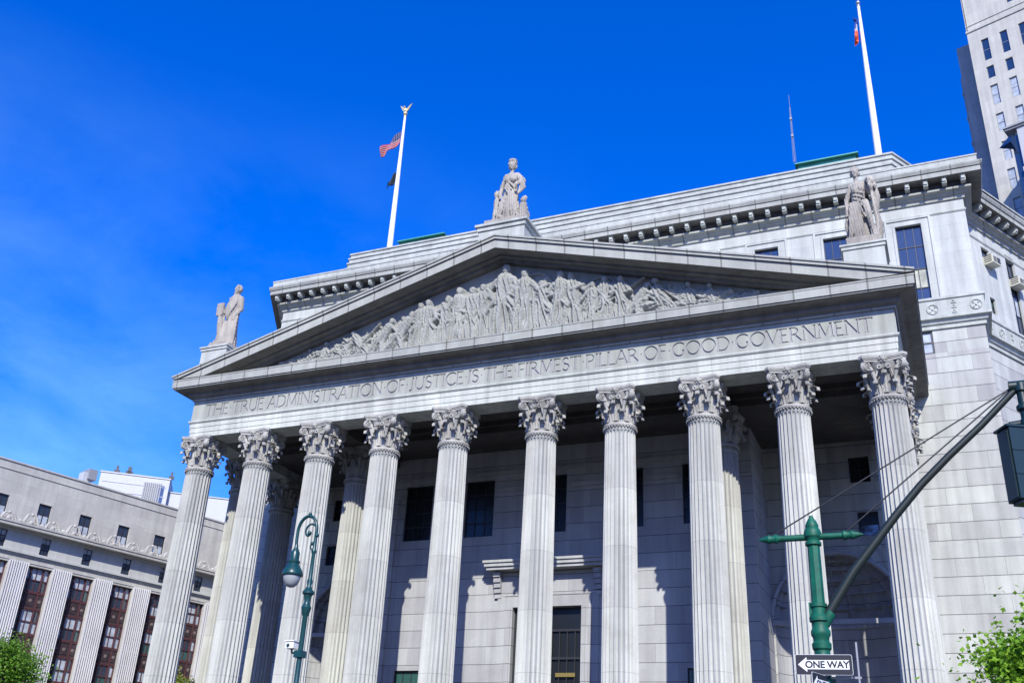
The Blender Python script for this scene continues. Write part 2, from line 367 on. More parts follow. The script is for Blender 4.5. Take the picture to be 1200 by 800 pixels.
r_holes_hi = [(1.53, 2.45, 33.6, 34.93), (4.4, 5.45, 29.95, 35.5), (9.0, 10.05, 29.95, 35.5), (13.6, 14.65, 29.95, 35.5), (18.2, 19.25, 29.95, 35.5), (1.55, 2.17, 30.32, 31.42)]
hexR.wall(w, 0, 47.9, 28.0, 36.6, r_holes_hi, .3); hexRet.wall(w, 0, RY-HYP, 28, 36.6, [], .3); hexRet.wall(w2, 0, RY-HYP, 0, 28, [], .3)
hexR.wall(w2, 0, 47.9, 0, 28.0, [], .3)
hexL.wall(w, 0, 47.9, 28, 36.6, [], .3); hexL.wall(w2, 0, 47.9, 0, 28, [], .3)
w.build('upper_wall', M['ashlar_fine'], court); w2.build('lower_wall', M['ashlar'], court)
hexpath = [(-HW-24, HYP+41.57), (-HW, HYP), (HW, HYP), (HW, RY), (HW+24, RY+41.57)]
# main cornice and parapet of the hexagon
c_ = MB()
c_.sweep(hexpath, [(-.6, 36.05), (.10, 36.05), (.12, 36.25), (.26, 36.32), (.30, 36.42), (.52, 36.50), (.52, 36.62), (-.6, 36.62)])
c_.sweep(hexpath, [(-.6, 36.625), (.36, 36.625), (.36, 37.10), (1.12, 37.10), (1.12, 37.40), (1.18, 37.44), (1.26, 37.62), (1.26, 37.72), (-.6, 37.72)])
co_ = c_.build('cornice', [M['cornice'], M['cornice_shade']], court)
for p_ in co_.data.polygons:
    if p_.normal.z < -.7 and p_.center.z > 37: p_.material_index = 1  # soffit faces get the stone with shade in its colour
c_ = MB(); c_.sweep(hexpath, [(-.6, 37.725), (1.02, 37.725), (1.02, 38.20), (1.06, 38.2), (1.06, 38.3), (-.6, 38.3)]); c_.build('parapet', M['granite'], court)
c_ = MB(); c_.sweep(hexpath, [(-.5, 35.2), (.03, 35.2), (.07, 35.27), (.07, 35.33), (.02, 35.40), (-.5, 35.40)]); c_.build('string_course', M['granite'], court)
def modill(F, u):
    md = MB()
    F.box(md, u-.13, u+.13, 36.72, 37.09, .36, .92); F.box(md, u-.10, u+.10, 36.82, 37.0, .92, .99); F.box(md, u-.16, u+.16, 37.05, 37.097, .36, 1.0)
    md.build('modillion', M['granite'], court)
for i in range(-24, 24): modill(hexF, (i+.5)*1.025)
for i in range(16): modill(hexR, .5+i*1.025)
sf = MB(); sf.sweep(hexpath, [(.362, 36.63), (.39, 36.63), (.39, 37.09), (.362, 37.09)]); sf.build('soffit_shade_strip', M['dark_shade'], court)  # thin dark strip painted in for the shade between the modillions
# belt course with carved medallions
c_ = MB()
c_.sweep(hexpath, [(-.3, 27.75), (.10, 27.75), (.10, 27.95), (.20, 28.02), (.26, 28.22), (.42, 28.26), (.42, 28.42), (-.3, 28.42)])
c_.sweep(hexpath, [(-.3, 28.425), (.16, 28.425), (.16, 29.48), (.24, 29.54), (.24, 29.68), (.05, 29.74), (-.3, 29.74)])
c_.build('belt_course', M['granite'], court)
def medal(F, u, kind):
    md = MB(); d = .16
    if kind:
        n = 14
        ring = [F.at(u+.30*math.cos(2*PI*i/n), 28.95+.30*math.sin(2*PI*i/n), d+.035) for i in range(n+1)]
        md.tube(ring, .022, 6, cap=False); md.ball(F.at(u, 28.95, d), .08, 8)
        for i in range(4): q = F.at(u+.19*math.cos(PI/4+PI/2*i), 28.95+.19*math.sin(PI/4+PI/2*i), d+.01); md.ball(q, .06, 6)
    else:
        for zz in (28.65, 28.95, 29.25):
            F.box(md, u-.13, u+.13, zz-.035, zz+.035, d, d+.05); md.ball(F.at(u, zz+.12, d+.02), .07, 6)
    md.build('medallion', M['granite'], court)
i = 0
for u in [19.2+1.13*j for j in range(5)]: medal(hexF, u-.05, j % 2 == 0 if False else (i % 2 == 0)); i += 1
for j in range(10): medal(hexR, .75+1.13*j, j % 2)
# blocking tiers (stepped) above the parapet
tier = MB()
for j, (w_, y_, zt, zb) in enumerate(((20.45, 14.3, 42.15, 41.62), (20.40, 14.08, 41.62, 41.05), (20.34, 13.86, 41.05, 40.45), (20.28, 13.64, 40.45, 39.8), (20.22, 13.4, 39.8, 38.0))):
    p = [(-w_-12, y_+20.8), (-w_, y_), (w_, y_), (w_+12, y_+20.8)]
    tier.sweep(p, [(-1.2, zb), (0, zb), (0, zt-.12), (.09, zt-.12), (.09, zt), (-1.2, zt)])
tier.build('stepped_attic', M['granite'], court)
rf = MB(); rf.add([(-33, 35, 41.4), (-20.2, 14.6, 41.4), (20.2, 14.6, 41.4), (33, 35, 41.4)], [(0, 1, 2, 3)])
rf.add([(-47, 53, 38.1), (-24, 12, 38.1), (24, 12, 38.1), (47, 53, 38.1)], [(0, 1, 2, 3)]); rf.build('roof', M['dark_shade'], court)
for (x0, x1, up_z) in ((-19.9, -15.35, .30), (13.75, 18.25, .45)):
    p_ = MB(); p_.box(x0+.2, x1-.2, 20.3, 26, 41.4, 46.26+up_z); b_ = p_.build('roof_house', M['copper'], court)
    q_ = MB(); q_.box(x0, x1, 20, 26.3, 46.26+up_z, 46.35+up_z); q_.build('copper_eave', M['copper_dark'], b_)
    q_ = MB(); q_.add([(x0, 20, 46.35+up_z), (x1, 20, 46.35+up_z), (x1, 26.3, 46.35+up_z), (x0, 26.3, 46.35+up_z), (x0+.8, 21.5, 46.70+up_z), (x1-.8, 21.5, 46.70+up_z), (x1-.8, 24.8, 46.70+up_z), (x0+.8, 24.8, 46.70+up_z)],
        [(0,1,5,4),(1,2,6,5),(2,3,7,6),(3,0,4,7),(4,5,6,7)]); q_.box((x0+x1)/2-.5, (x0+x1)/2+.5, 22, 23, 46.6+up_z, 47.0+up_z); q_.build('copper_roof', M['copper'], b_)
# window kinds ---------------------------------------------------------------
def make_window(name, w_, h_, cols, rows, fr, gl, t=.06, parent=court, sill=None, depth=.22, split=None, setback=0):
    """local frame: x along wall from the window's left, z up from its bottom, -y outward"""
    mb = MB(); D = depth+setback
    mb.box(0, t, D-.08, D, 0, h_); mb.box(w_-t, w_, D-.08, D, 0, h_); mb.box(t, w_-t, D-.08, D, 0, t); mb.box(t, w_-t, D-.08, D, h_-t, h_)
    for i in range(1, cols): x = w_*i/cols; mb.box(x-t*.4, x+t*.4, D-.06, D, t, h_-t)
    for j in range(1, rows):
        z = h_*j/rows if split is None else h_*split[j-1]
        mb.box(t, w_-t, D-.065, D-.001, z-t*.5, z+t*.5)
    if sill: mb.box(-.08, w_+.08, -.10, D-.1, -.14, -.003, 1)
    o = mb.build(name, [fr, sill or fr], None, uv=True)
    p = MB()
    gls = gl if isinstance(gl, list) else [gl]
    # panes by cell so that reflections and blinds differ
    zs_ = [0]+([h_*j/rows for j in range(1, rows)] if split is None else [h_*q for q in split])+[h_]
    random.seed(int(w_*1000+h_*77)+cols)
    for j in range(rows):
        tl = random.uniform(-.012, .012)
        p.add([(t/2, D-.02, zs_[j]), (w_-t/2, D-.02, zs_[j]), (w_-t/2, D-.02+tl, zs_[j+1]), (t/2, D-.02+tl, zs_[j+1])], [(0, 1, 2, 3)], j % len(gls))
    po = p.build('pane', gls, None); po.parent = o
    o.parent = parent
    return o
def place(proto, F, u, z, first=[set()]):
    used = first[0]
    if proto.name in used: o = copy_tree(proto, proto.parent)
    else: o = proto; used.add(proto.name)
    o.location = F.at(u, z, 0) - ORG.get(proto.parent.name, Vector()); o.rotation_euler = (0, 0, F.a); return o
tw = make_window('window', 1.44, 5.03, 3, 4, M['darkframe'], [M['glass_blue'], M['warm_reflection'], M['glass_blue'], M['glass_blue']], .045, split=[.17, .42, .72])
for h in fr_holes:
    if h[0] > 3.0 or h[0] < -14: place(tw, hexF, h[0], h[2])
tw2 = make_window('window', 1.05, 5.55, 2, 4, M['darkframe'], [M['glass_blue'], M['blind'], M['glass'], M['glass_blue']], .07)
for h in r_holes_hi:
    if h[3] > 35: place(tw2, hexR, h[0], h[2])
sw = make_window('window', .92, 1.33, 1, 2, M['darkframe'], [M['glass'], M['glass_blue']]); place(sw, hexR, 1.53, 33.6)
sw = make_window('window', .64, 1.10, 1, 2, M['darkframe'], [M['glass'], M['glass_green']]); place(sw, hexR, 1.54, 30.32)
sw = make_window('window', 1.17, 1.40, 1, 2, M['darkframe'], [M['blind'], M['blind']], .09, depth=.12)
place(sw, hexF, 20.05, 26.32); place(sw, hexF, -21.22, 26.32)
sw = make_window('window', 1.08, 1.47, 2, 2, M['darkframe'], M['glass_dim']); place(sw, hexF, 16.0, 19.25); place(sw, hexF, -17.08, 19.25)
sw = make_window('window', 1.05, 1.30, 1, 2, M['darkframe'], [M['glass_blue'], M['glass_dim']]); place(sw, hexF, 16.2, 16.3); place(sw, hexF, -17.25, 16.3)
# stone surrounds of the tall attic windows
for h in fr_holes:
    if 3 < h[0] or h[0] < -14:
        s_ = MB(); c = (h[0]+h[1])/2
        hexF.box(s_, c-1.28, c-1.16, 29.75, 35.28, 0, .07); hexF.box(s_, c+1.16, c+1.28, 29.75, 35.28, 0, .07); hexF.box(s_, c-1.16, c+1.16, 35.16, 35.28, 0, .07)
        hexF.box(s_, c-.86, c-.725, 29.75, 34.95, 0, .05); hexF.box(s_, c+.725, c+.86, 29.75, 34.95, 0, .05); hexF.box(s_, c-.725, c+.725, 34.79, 34.95, 0, .05)
        s_.build('window_surround', M['ashlar_fine'], court)

# ---- entablature
path = [(-EX, HYP-.02), (-EX, 0-.73), (EX, -.73), (EX, HYP-.02)]
path = [(p[0], p[1]) for p in path]
e = MB()
e.sweep(path, [(-1.46, 21.02), (-.06, 21.02), (-.06, 21.29), (-.03, 21.31), (-.03, 21.60), (0, 21.62), (0, 21.86), (.05, 21.90), (.09, 21.96), (.09, 22.03), (-.2, 22.03), (-.2, 22.8), (-1.46, 22.8)])
arch_o = e.build('architrave', M['frieze'], court)
e = MB(); e.sweep(path, [(-1.4, 22.81), (-.12, 22.81), (-.12, 23.28), (-1.4, 23.28)]); 
e.build('frieze_core', M['granite'], court)
for s_ in (-1, 1):
    q = MB(); x = s_*EX; q.box(min(x, x-s_*.1), max(x, x-s_*.1), -.6, HYP-.02, 22.035, 23.28); q.build('side_frieze', M['frieze'], court)
e = MB()
e.sweep(path, [(-.5, 23.285), (.06, 23.285), (.10, 23.36), (.10, 23.44), (.26, 23.50), (.30, 23.60), (.30, 23.72), (.42, 23.80), (-.5, 23.80)], 0)
e.sweep(path, [(-.5, 23.802), (.93, 23.802), (.93, 23.86), (1.0, 23.88), (1.0, 24.26), (1.03, 24.30), (1.03, 24.36), (-.5, 24.44)], 0)
geison = e.build('horizontal_cornice', M['cornice'], court)
me = geison.data; me.materials.append(M['cornice_shade'])
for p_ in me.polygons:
    if p_.normal.z < -.7 or (p_.center.z < 23.79 and p_.center.z > 23.35): p_.material_index = 1  # soffit and bed mould faces darkened for the shade under the cornice
# ---- letters: stroke font of Roman capitals, cut into the frieze
TH, TN, SR = .105, .06, .035
def L_(ch):
    """polylines on a unit-high cap, with stroke widths; returns (width, [ (pts, width) ])"""
    def arcp(cx, cy, rx, ry, a0, a1, n=12): return [(cx+rx*math.cos(R(a0+(a1-a0)*i/n)), cy+ry*math.sin(R(a0+(a1-a0)*i/n))) for i in range(n+1)]
    T, N = 1.0, .6
    D = {
     'T': (.78, [([(.39, 0), (.39, 1)], T), ([(.02, .96), (.76, .96)], N), ([(.03, .86), (.03, 1)], N), ([(.75, .86), (.75, 1)], N)]),
     'H': (.86, [([(.1, 0), (.1, 1)], T), ([(.76, 0), (.76, 1)], T), ([(.1, .52), (.76, .52)], N)]),
     'E': (.58, [([(.1, 0), (.1, 1)], T), ([(.1, .96), (.52, .96)], N), ([(.1, .53), (.44, .53)], N), ([(.1, .04), (.54, .04)], N)]),
     'F': (.56, [([(.1, 0), (.1, 1)], T), ([(.1, .96), (.52, .96)], N), ([(.1, .52), (.44, .52)], N)]),
     'L': (.56, [([(.1, 0), (.1, 1)], T), ([(.1, .04), (.53, .04)], N)]),
     'I': (.24, [([(.12, 0), (.12, 1)], T)]),
     'R': (.76, [([(.1, 0), (.1, 1)], T), ([(.1, .96), (.3, .96)]+arcp(.3, .73, .24, .23, 90, -90)+[(.1, .5)], N), ([(.32, .5), (.72, .02)], T)]),
     'P': (.64, [([(.1, 0), (.1, 1)], T), ([(.1, .96), (.3, .96)]+arcp(.3, .71, .26, .25, 90, -90)+[(.1, .46)], N)]),
     'U': (.80, [([(.1, 1), (.1, .34)]+arcp(.4, .34, .3, .31, 180, 360)+[(.7, .34), (.7, 1)], T*.85)]),
     'A': (.82, [([(.04, 0), (.41, 1)], N), ([(.41, 1), (.78, 0)], T), ([(.2, .36), (.63, .36)], N)]),
     'V': (.80, [([(.04, 1), (.40, 0)], T), ([(.40, 0), (.76, 1)], N)]),
     'D': (.86, [([(.1, 0), (.1, 1)], T), ([(.1, .96), (.36, .96)]+arcp(.36, .5, .42, .46, 90, -90, 16)+[(.1, .04)], N*1.1)]),
     'M': (1.0, [([(.1, 0), (.16, 1)], N), ([(.16, 1), (.5, .06)], T), ([(.5, .06), (.84, 1)], N), ([(.84, 1), (.9, 0)], T)]),
     'N': (.88, [([(.1, 0), (.1, 1)], N), ([(.1, 1), (.78, 0)], T), ([(.78, 0), (.78, 1)], N)]),
     'S': (.58, [(arcp(.29, .74, .2, .22, 30, 270, 12)+arcp(.29, .27, .22, .24, 90, -150, 12), T*.85)]),
     'O': (.98, [(arcp(.49, .5, .42, .47, 0, 360, 28), T*.85)]),
     'C': (.84, [(arcp(.49, .5, .42, .47, 42, 318, 22), T*.85)]),
     'G': (.90, [(arcp(.49, .5, .42, .47, 42, 305, 22)+[(.74, .12), (.74, .45)], T*.85)]),
     '.': (.30, []), ' ': (.3, []),
    }
    return D[ch]
def stroke_poly(mb, pts, w_, ox, oz, sc, y0, y1):
    n = len(pts); closed = (abs(pts[0][0]-pts[-1][0])+abs(pts[0][1]-pts[-1][1])) < 1e-6
    P = [Vector((ox+p[0]*sc, oz+p[1]*sc)) for p in pts]; Lf = []; Rg = []
    for i in range(n):
        if closed: a = P[(i-1) % (n-1)]; b = P[(i+1) % (n-1)] if i < n-1 else P[1]
        else: a = P[max(i-1, 0)]; b = P[min(i+1, n-1)]
        t = (b-a).normalized(); q = Vector((-t.y, t.x)); Lf.append(P[i]+q*w_/2); Rg.append(P[i]-q*w_/2)
    m_ = n-1 if closed else n
    vs_ = []
    for y in (y0, y1):
        vs_ += [(Lf[i].x, y, Lf[i].y) for i in range(m_)]+[(Rg[i].x, y, Rg[i].y) for i in range(m_)]
    A = lambda s, side, i: s*2*m_+side*m_+(i % m_)
    fs = []
    for i in range(m_ if closed else m_-1):
        fs += [(A(0,0,i), A(0,0,i+1), A(0,1,i+1), A(0,1,i)), (A(1,0,i), A(1,1,i), A(1,1,i+1), A(1,0,i+1)),
               (A(0,0,i), A(1,0,i), A(1,0,i+1), A(0,0,i+1)), (A(0,1,i), A(0,1,i+1), A(1,1,i+1), A(1,1,i))]
    if not closed:
        e_ = m_-1; fs += [(A(0,0,0), A(0,1,0), A(1,1,0), A(1,0,0)), (A(0,0,e_), A(1,0,e_), A(1,1,e_), A(0,1,e_))]
    mb.add(vs_, fs)
TXT = 'THE.TRUE.ADMINISTRATION.OF.JUSTICE.IS.THE.FIRMEST.PILLAR.OF.GOOD.GOVERNMENT'
def Jglyph(): return (.42, [([(.28, 1), (.28, .15), (.22, .03), (.10, -.02), (.02, .03)], 1.0)])
cut = MB(); H_ = .74; gaps = .115
def glyph(ch): return Jglyph() if ch == 'J' else L_(ch)
tw_ = sum(glyph(c)[0] for c in TXT)+gaps*(len(TXT)-1)/1.0
x0, x1 = -18.62, 18.62; H_x = H_
track = ((x1-x0)/H_-sum(glyph(c)[0] for c in TXT))/(len(TXT)-1)
x = x0; zb = 22.26
for ch in TXT:
    w_, st = glyph(ch)
    for pts, k in st:
        stroke_poly(cut, pts, .095*k, x, zb, H_, -.80, -.655)
        # serifs at stroke ends for straight vertical stems
        for pt in (pts[0], pts[-1]):
            if len(pts) == 2 and abs(pts[0][0]-pts[1][0]) < .45 and pt[1] in (0, 1) and ch not in 'T' or (ch == 'T' and pt == (.39, 0)):
                zz = zb+pt[1]*H_; cut.box(x+pt[0]*H_-.085, x+pt[0]*H_+.085, -.80, -.655, zz-(.03 if pt[1] else 0), zz+(0 if pt[1] else .03))
    if ch == '.': cut.prism([(x+.11*H_+.0, zb+.5*H_), (x+.15*H_, zb+.5*H_+.05), (x+.19*H_, zb+.5*H_), (x+.15*H_, zb+.5*H_-.05)], -.80, -.655)
    x += (w_+track)*H_
cutter = cut.build('letter_cutter', M['letter'])
slab = MB(); slab.box(-EX+.01, EX-.01, -.72, -.60, 22.035, 23.28)
fz = slab.build('inscribed_frieze', [M['frieze'], M['letter']], court, uv=False)
bo = fz.modifiers.new('b', 'BOOLEAN'); bo.object = cutter; bo.operation = 'DIFFERENCE'; bo.solver = 'EXACT'; bo.use_self = True; bo.material_mode = 'TRANSFER'
bpy.context.view_layer.update()
dg = bpy.context.evaluated_depsgraph_get(); nm = bpy.data.meshes.new_from_object(fz.evaluated_get(dg)); fz.modifiers.clear(); fz.data = nm; uvs(nm)
bpy.data.objects.remove(cutter)
print('frieze faces', len(nm.polygons), [m_.name for m_ in nm.materials])

# ---- pediment
TIPX, TIPZ, APZ = 20.65, 24.60, 30.44
sl = (APZ-TIPZ)/TIPX
def zt(x): return TIPZ+sl*(TIPX-abs(x))
def chev(mb, d0, d1, xe, zmin, y0, y1):
    """raking layer between depths d0 (top) and d1 (bottom) below the sloping line, cut off level at zmin"""
    for sg_ in (1, -1):
        poly = [(0, zt(0)-d0), (xe, zt(xe)-d0), (xe, zt(xe)-d1), (0, zt(0)-d1)]; out = []
        for i in range(4):
            p, q = poly[i], poly[(i+1) % 4]
            if p[1] >= zmin: out.append(p)
            if (p[1] >= zmin) != (q[1] >= zmin): t = (zmin-p[1])/(q[1]-p[1]); out.append((p[0]+(q[0]-p[0])*t, zmin))
        n = len(out)
        vs_ = [(x*sg_, y0, z) for x, z in out]+[(x*sg_, y1, z) for x, z in out]
        fs = [tuple(range(n)), tuple(range(2*n-1, n-1, -1))]+[(i, i+n, (i+1) % n+n, (i+1) % n) for i in range(n) if not (abs(out[i][0]) < 1e-6 and abs(out[(i+1) % n][0]) < 1e-6)]
        if sg_ < 0: fs = [f[::-1] for f in fs]
        mb.add(vs_, fs)
ped = MB()
chev(ped, 0, .10, TIPX, 24.45, -1.86, HYP-.03)
chev(ped, .102, .26, TIPX-.03, 24.45, -1.80, HYP-.03)
chev(ped, .262, .30, TIPX-.06, 24.45, -1.72, HYP-.03)
chev(ped, .302, .78, TIPX-.1, 24.45, -1.70, .4)
rk = ped.build('raking_cornice', [M['cornice'], M['cornice_shade']], court, recalc=True)
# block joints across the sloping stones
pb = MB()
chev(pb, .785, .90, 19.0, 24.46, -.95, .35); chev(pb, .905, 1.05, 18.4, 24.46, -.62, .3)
pb.build('bed_mould', M['cornice_shade'], court)  # colour includes the shade beneath the rake
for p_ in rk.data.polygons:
    if p_.normal.z < -.7: p_.material_index = 1  # downward rake faces get the shade-toned stone
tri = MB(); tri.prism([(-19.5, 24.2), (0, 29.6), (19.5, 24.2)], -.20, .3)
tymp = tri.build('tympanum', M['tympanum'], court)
# carved relief: one height field of overlapping figures
def relief():
    rs = np.random.RandomState(11)
    NX, NZ = 1180, 200; X0 = 15.9
    xs = np.linspace(-X0, X0, NX); z0 = 24.50
    topz = (APZ-sl*np.abs(xs)) - 1.07
    X = np.repeat(xs[None], NZ, 0); V = np.linspace(0, 1, NZ)[:, None]; Z = z0+V*(topz[None]-z0)
    Hh = np.zeros_like(X)
    def cap(ax, az, bx, bz, ra, rb, base=.0, depth=1.0, fold=0, ff=28):
        nonlocal Hh
        xm0 = min(ax, bx)-max(ra, rb)-.02; xm1 = max(ax, bx)+max(ra, rb)+.02
        i0 = max(0, np.searchsorted(xs, xm0)); i1 = min(NX, np.searchsorted(xs, xm1))
        if i1 <= i0: return
        x = X[:, i0:i1]; z = Z[:, i0:i1]; dx, dz = bx-ax, bz-az; L2 = dx*dx+dz*dz+1e-9
        t = np.clip(((x-ax)*dx+(z-az)*dz)/L2, 0, 1); d = np.hypot(x-ax-t*dx, z-az-t*dz); r_ = ra+(rb-ra)*t
        q = np.sqrt(np.maximum(0, 1-(d/r_)**2)); h = base+r_*depth*q
        if fold:
            side = ((x-ax)*dz-(z-az)*dx)/np.sqrt(L2)
            h = h+fold*1.9*np.sin(side*ff+(4+5*math.sin(ax*3))*t+ax*7+1.2*np.sin(side*9+t*6))*q
        h = np.where(d < r_, h, 0); Hh[:, i0:i1] = np.maximum(Hh[:, i0:i1], h)
    def figure(x, H, lean=0, face=1, base=.12, kind='stand', wide=1.0):
        b = z0+.12; lean = lean+rs.uniform(-.05, .05)
        if kind == 'stand':
            P = lambda u, v: (x+u*H+lean*v*H, b+v*H)
            cap(*P(0, .02), *P(0, .5), .145*H*wide, .10*H, base, .8, .022*H, 34/H*2.2)
            cap(*P(0, .48), *P(0, .79), .095*H, .12*H, base+.04, .9, .010*H, 40/H*2)
            cap(*P(.0, .83), *P(.0, .88), .045*H, .045*H, base+.08, 1)
            cap(*P(.01*face, .915), *P(.01*face, .945), .056*H, .060*H, base+.14, 1.25)
            for s in (-1, 1):
                sh = (s*.105, .79); a = rs.uniform(-.2, .9)
                if rs.rand() < .4: el = (s*.20, .66); ha = (s*.17+rs.uniform(-.1, .2)*s, .50+rs.uniform(-.05, .28))
                else: el = (s*(.17+.05*a), .60+.12*a); ha = (s*rs.uniform(-.02, .28), rs.uniform(.44, .86))
                cap(*P(*sh), *P(*el), .048*H, .040*H, base+.12, 1.2); cap(*P(*el), *P(*ha), .040*H, .028*H, base+.15, 1.3)
            sw_ = rs.choice([-1, 1]); cap(*P(-.11*sw_, .78), *P(.12*sw_, .42), .045*H, .06*H, base+.10, 1.1, .012*H, 70/H)
            cap(*P(.12*sw_, .44), *P(.13*sw_+rs.uniform(-.05, .05), .08), .05*H, .035*H, base+.09, 1.2, .010*H, 60/H)
            if rs.rand() < .7: cap(*P(-.06*sw_, .40), *P(-.10*sw_, .04), .06*H, .05*H, base+.10, 1.2, .01*H, 60/H)
            if rs.rand() < .6: cap(*P(.12*face, .75), *P(.17*face, .1), .05*H, .08*H, base-.02, .9, .012*H, 50/H*2)
        elif kind == 'lean':
            a = face
            P = lambda u, v: (x+u*H*a, b+v*H)
            cap(*P(-.32, .05), *P(-.05, .42), .085*H, .11*H, base, 1, .015*H, 60/H)
            cap(*P(.10, .03), *P(.02, .42), .075*H, .10*H, base+.04, 1, .012*H, 60/H)
            cap(*P(0, .42), *P(.20, .74), .11*H, .12*H, base+.05, 1, .010*H, 60/H)
            cap(*P(.27, .86), *P(.28, .89), .062*H, .062*H, base+.12, 1.2)
            cap(*P(.22, .76), *P(.42, .62), .045*H, .04*H, base+.13, 1.2); cap(*P(.42, .62), *P(.56, .74), .038*H, .028*H, base+.15, 1.2)
            cap(*P(.12, .74), *P(-.05, .55), .045*H, .04*H, base+.1, 1.2); cap(*P(-.05, .55), *P(.1, .42), .04*H, .03*H, base+.13, 1.2)
        elif kind == 'sit':
            a = face; P = lambda u, v: (x+u*H*a, b+v*H)
            cap(*P(-.15, .35), *P(-.08, .72), .16*H, .15*H, base, .9, .015*H, 60/H)
            cap(*P(-.06, .93), *P(-.05, .95), .078*H, .078*H, base+.1, 1.1)
            cap(*P(-.12, .32), *P(.28, .38), .12*H, .10*H, base+.06, 1, .012*H, 60/H); cap(*P(.28, .38), *P(.32, .04), .095*H, .075*H, base+.06, 1, .012*H, 60/H)
            cap(*P(0, .70), *P(.16, .50), .055*H, .05*H, base+.14, 1.1); cap(*P(.16, .5), *P(.38, .62), .05*H, .035*H, base+.16, 1.1)
            cap(*P(-.35, .05), *P(-.15, .25), .12*H, .15*H, base-.05, .9)
        else:                       # recline
            a = face; P = lambda u, v: (x+u*H*a, b+v*H)
            cap(*P(-.45, .25), *P(-.15, .55), .24*H, .2*H, base, .8, .02*H, 60/H)
            cap(*P(-.02, .82), *P(0, .85), .13*H, .13*H, base+.08, 1)
            cap(*P(-.5, .2), *P(-1.0, .38), .17*H, .14*H, base+.04, .9, .02*H, 60/H); cap(*P(-1.0, .38), *P(-1.5, .1), .13*H, .1*H, base+.04, .9, .02*H, 60/H)
            cap(*P(-.1, .55), *P(.25, .3), .08*H, .07*H, base+.1, 1); cap(*P(.25, .3), *P(.5, .42), .07*H, .05*H, base+.12, 1)
            cap(*P(-.9, .12), *P(-1.9, .06), .12*H, .09*H, base, .9, .02*H, 50/H)
    avail = lambda x: APZ-sl*abs(x)-1.12-z0-.12
    # low background carving
    for k in range(27):
        x = -10+k*.77+rs.uniform(-.2, .2); figure(x, rs.uniform(.70, .93)*avail(x), rs.uniform(-.08, .08), rs.choice([-1, 1]), -.10, 'stand', 1.1)
    for k in range(110):
        x = rs.choice([-1, 1])*rs.uniform(9.0, 15.6); a = avail(x)+.1
        if a < .1: continue
        l = rs.uniform(.3, .9)*min(1.2, a+.2); th = rs.uniform(-.9, .9); r_ = min(.20, .28*a)+.02
        cap(x, z0+rs.uniform(.05, .75)*a, x+l*math.cos(th), z0+rs.uniform(.1, .8)*a, r_, r_*.6, rs.uniform(0, .12), 1.1, .02, 40)
    for k in range(420):
        x = rs.uniform(-15.2, 15.2); a = avail(x)
        if a < .25: continue
        z = z0+rs.uniform(0, .82)*a; l = rs.uniform(.15, .5)*min(1, a); th = rs.uniform(-1.2, 1.2)+PI/2*(rs.rand() < .5)
        cap(x, z, x+l*math.cos(th), z+l*math.sin(th), .06, .04, .0, 1.2)
    # shields and wings: big arcs behind the middle figures
    for (cx, cz, rr) in ((1.9, 3.0, .95), (-2.0, 2.55, .8), (-3.5, 2.0, .8), (5.6, 2.3, .8)):
        for a0 in range(-30, 200, 15):
            p = (cx+rr*math.cos(R(a0)), z0+cz+rr*math.sin(R(a0))); q = (cx+rr*math.cos(R(a0+15)), z0+cz+rr*math.sin(R(a0+15))); cap(*p, *q, .085, .085, .06, 1)
        cap(cx, z0+cz, cx, z0+cz+.01, rr*.9, rr*.9, -.18, .35, .02, 22)
    for (x, z, x2, z2) in ((4.1, .25, 8.3, 2.75), (-6.5, .2, -4.6, 2.5), (-9.4, .3, -7.4, 2.3), (2.2, 2.5, 3.6, .3), (9.1, .15, 8.2, 2.2), (10.4, .3, 8.4, 2.2), (-3.2, 1.8, -2.0, .2)):
        cap(x, z0+z, x2, z0+z2, .035, .035, .34, .8)
    for (x, f, kd, s, ln) in ((0.05, 1, 'stand', .965, 0), (-1.05, 1, 'stand', .80, .02), (-1.75, 1, 'stand', .82, 0), (-2.6, 1, 'stand', .9, .02), (-3.55, 1, 'stand', .85, .05), (-4.35, 1, 'stand', .9, -.02),
        (-5.1, 1, 'stand', .93, .06), (-6.2, 1, 'lean', .92, 0), (-7.4, 1, 'lean', .95, 0), (-8.6, -1, 'lean', .9, 0), (-9.6, 1, 'lean', .93, 0), (-10.9, 1, 'sit', .9, 0), (-12.0, 1, 'sit', .9, 0), (-13.2, 1, 'rec', .85, 0), (-14.3, 1, 'rec', .85, 0),
        (.95, -1, 'stand', .78, 0), (1.45, 1, 'stand', .93, 0), (2.45, -1, 'stand', .80, -.04), (3.25, -1, 'stand', .94, .02), (4.25, -1, 'stand', .97, -.03), (5.0, -1, 'stand', .8, .05), (5.75, -1, 'stand', .93, .02),
        (6.6, -1, 'stand', .95, .1), (7.5, 1, 'lean', .86, 0), (8.4, -1, 'sit', .98, 0), (9.2, -1, 'lean', .8, 0), (10.1, -1, 'sit', .95, 0), (11.2, -1, 'sit', .95, 0), (12.3, -1, 'rec', .9, 0), (13.6, -1, 'rec', .9, 0)):
        H = s*avail(x+(0.0 if kd == 'stand' else .1*f))
        if kd == 'rec': H = s*avail(x); 
        figure(x, H, ln, f, rs.uniform(.08, .20), 'rec' if kd == 'rec' else kd, rs.uniform(.85, 1.2))
    # chisel-scale drapery over everything that stands out
    Hh = Hh+np.where(Hh > .05, .010*np.sin(X*26+4*np.sin(Z*5)+Z*3)+.007*np.sin(Z*31+5*np.sin(X*7)), 0)
    # ledge at the foot
    Hh = np.maximum(Hh, np.where(Z < z0+.16, .30, 0))
    # sink everything towards the edges of the field
    edge = np.clip((topz[None]-Z)/.05, 0, 1); Hh = Hh*edge
    Y = -.22-Hh*.95
    vs_ = np.stack([X, Y, Z], -1).reshape(-1, 3)
    idx = np.arange(NX*NZ).reshape(NZ, NX)
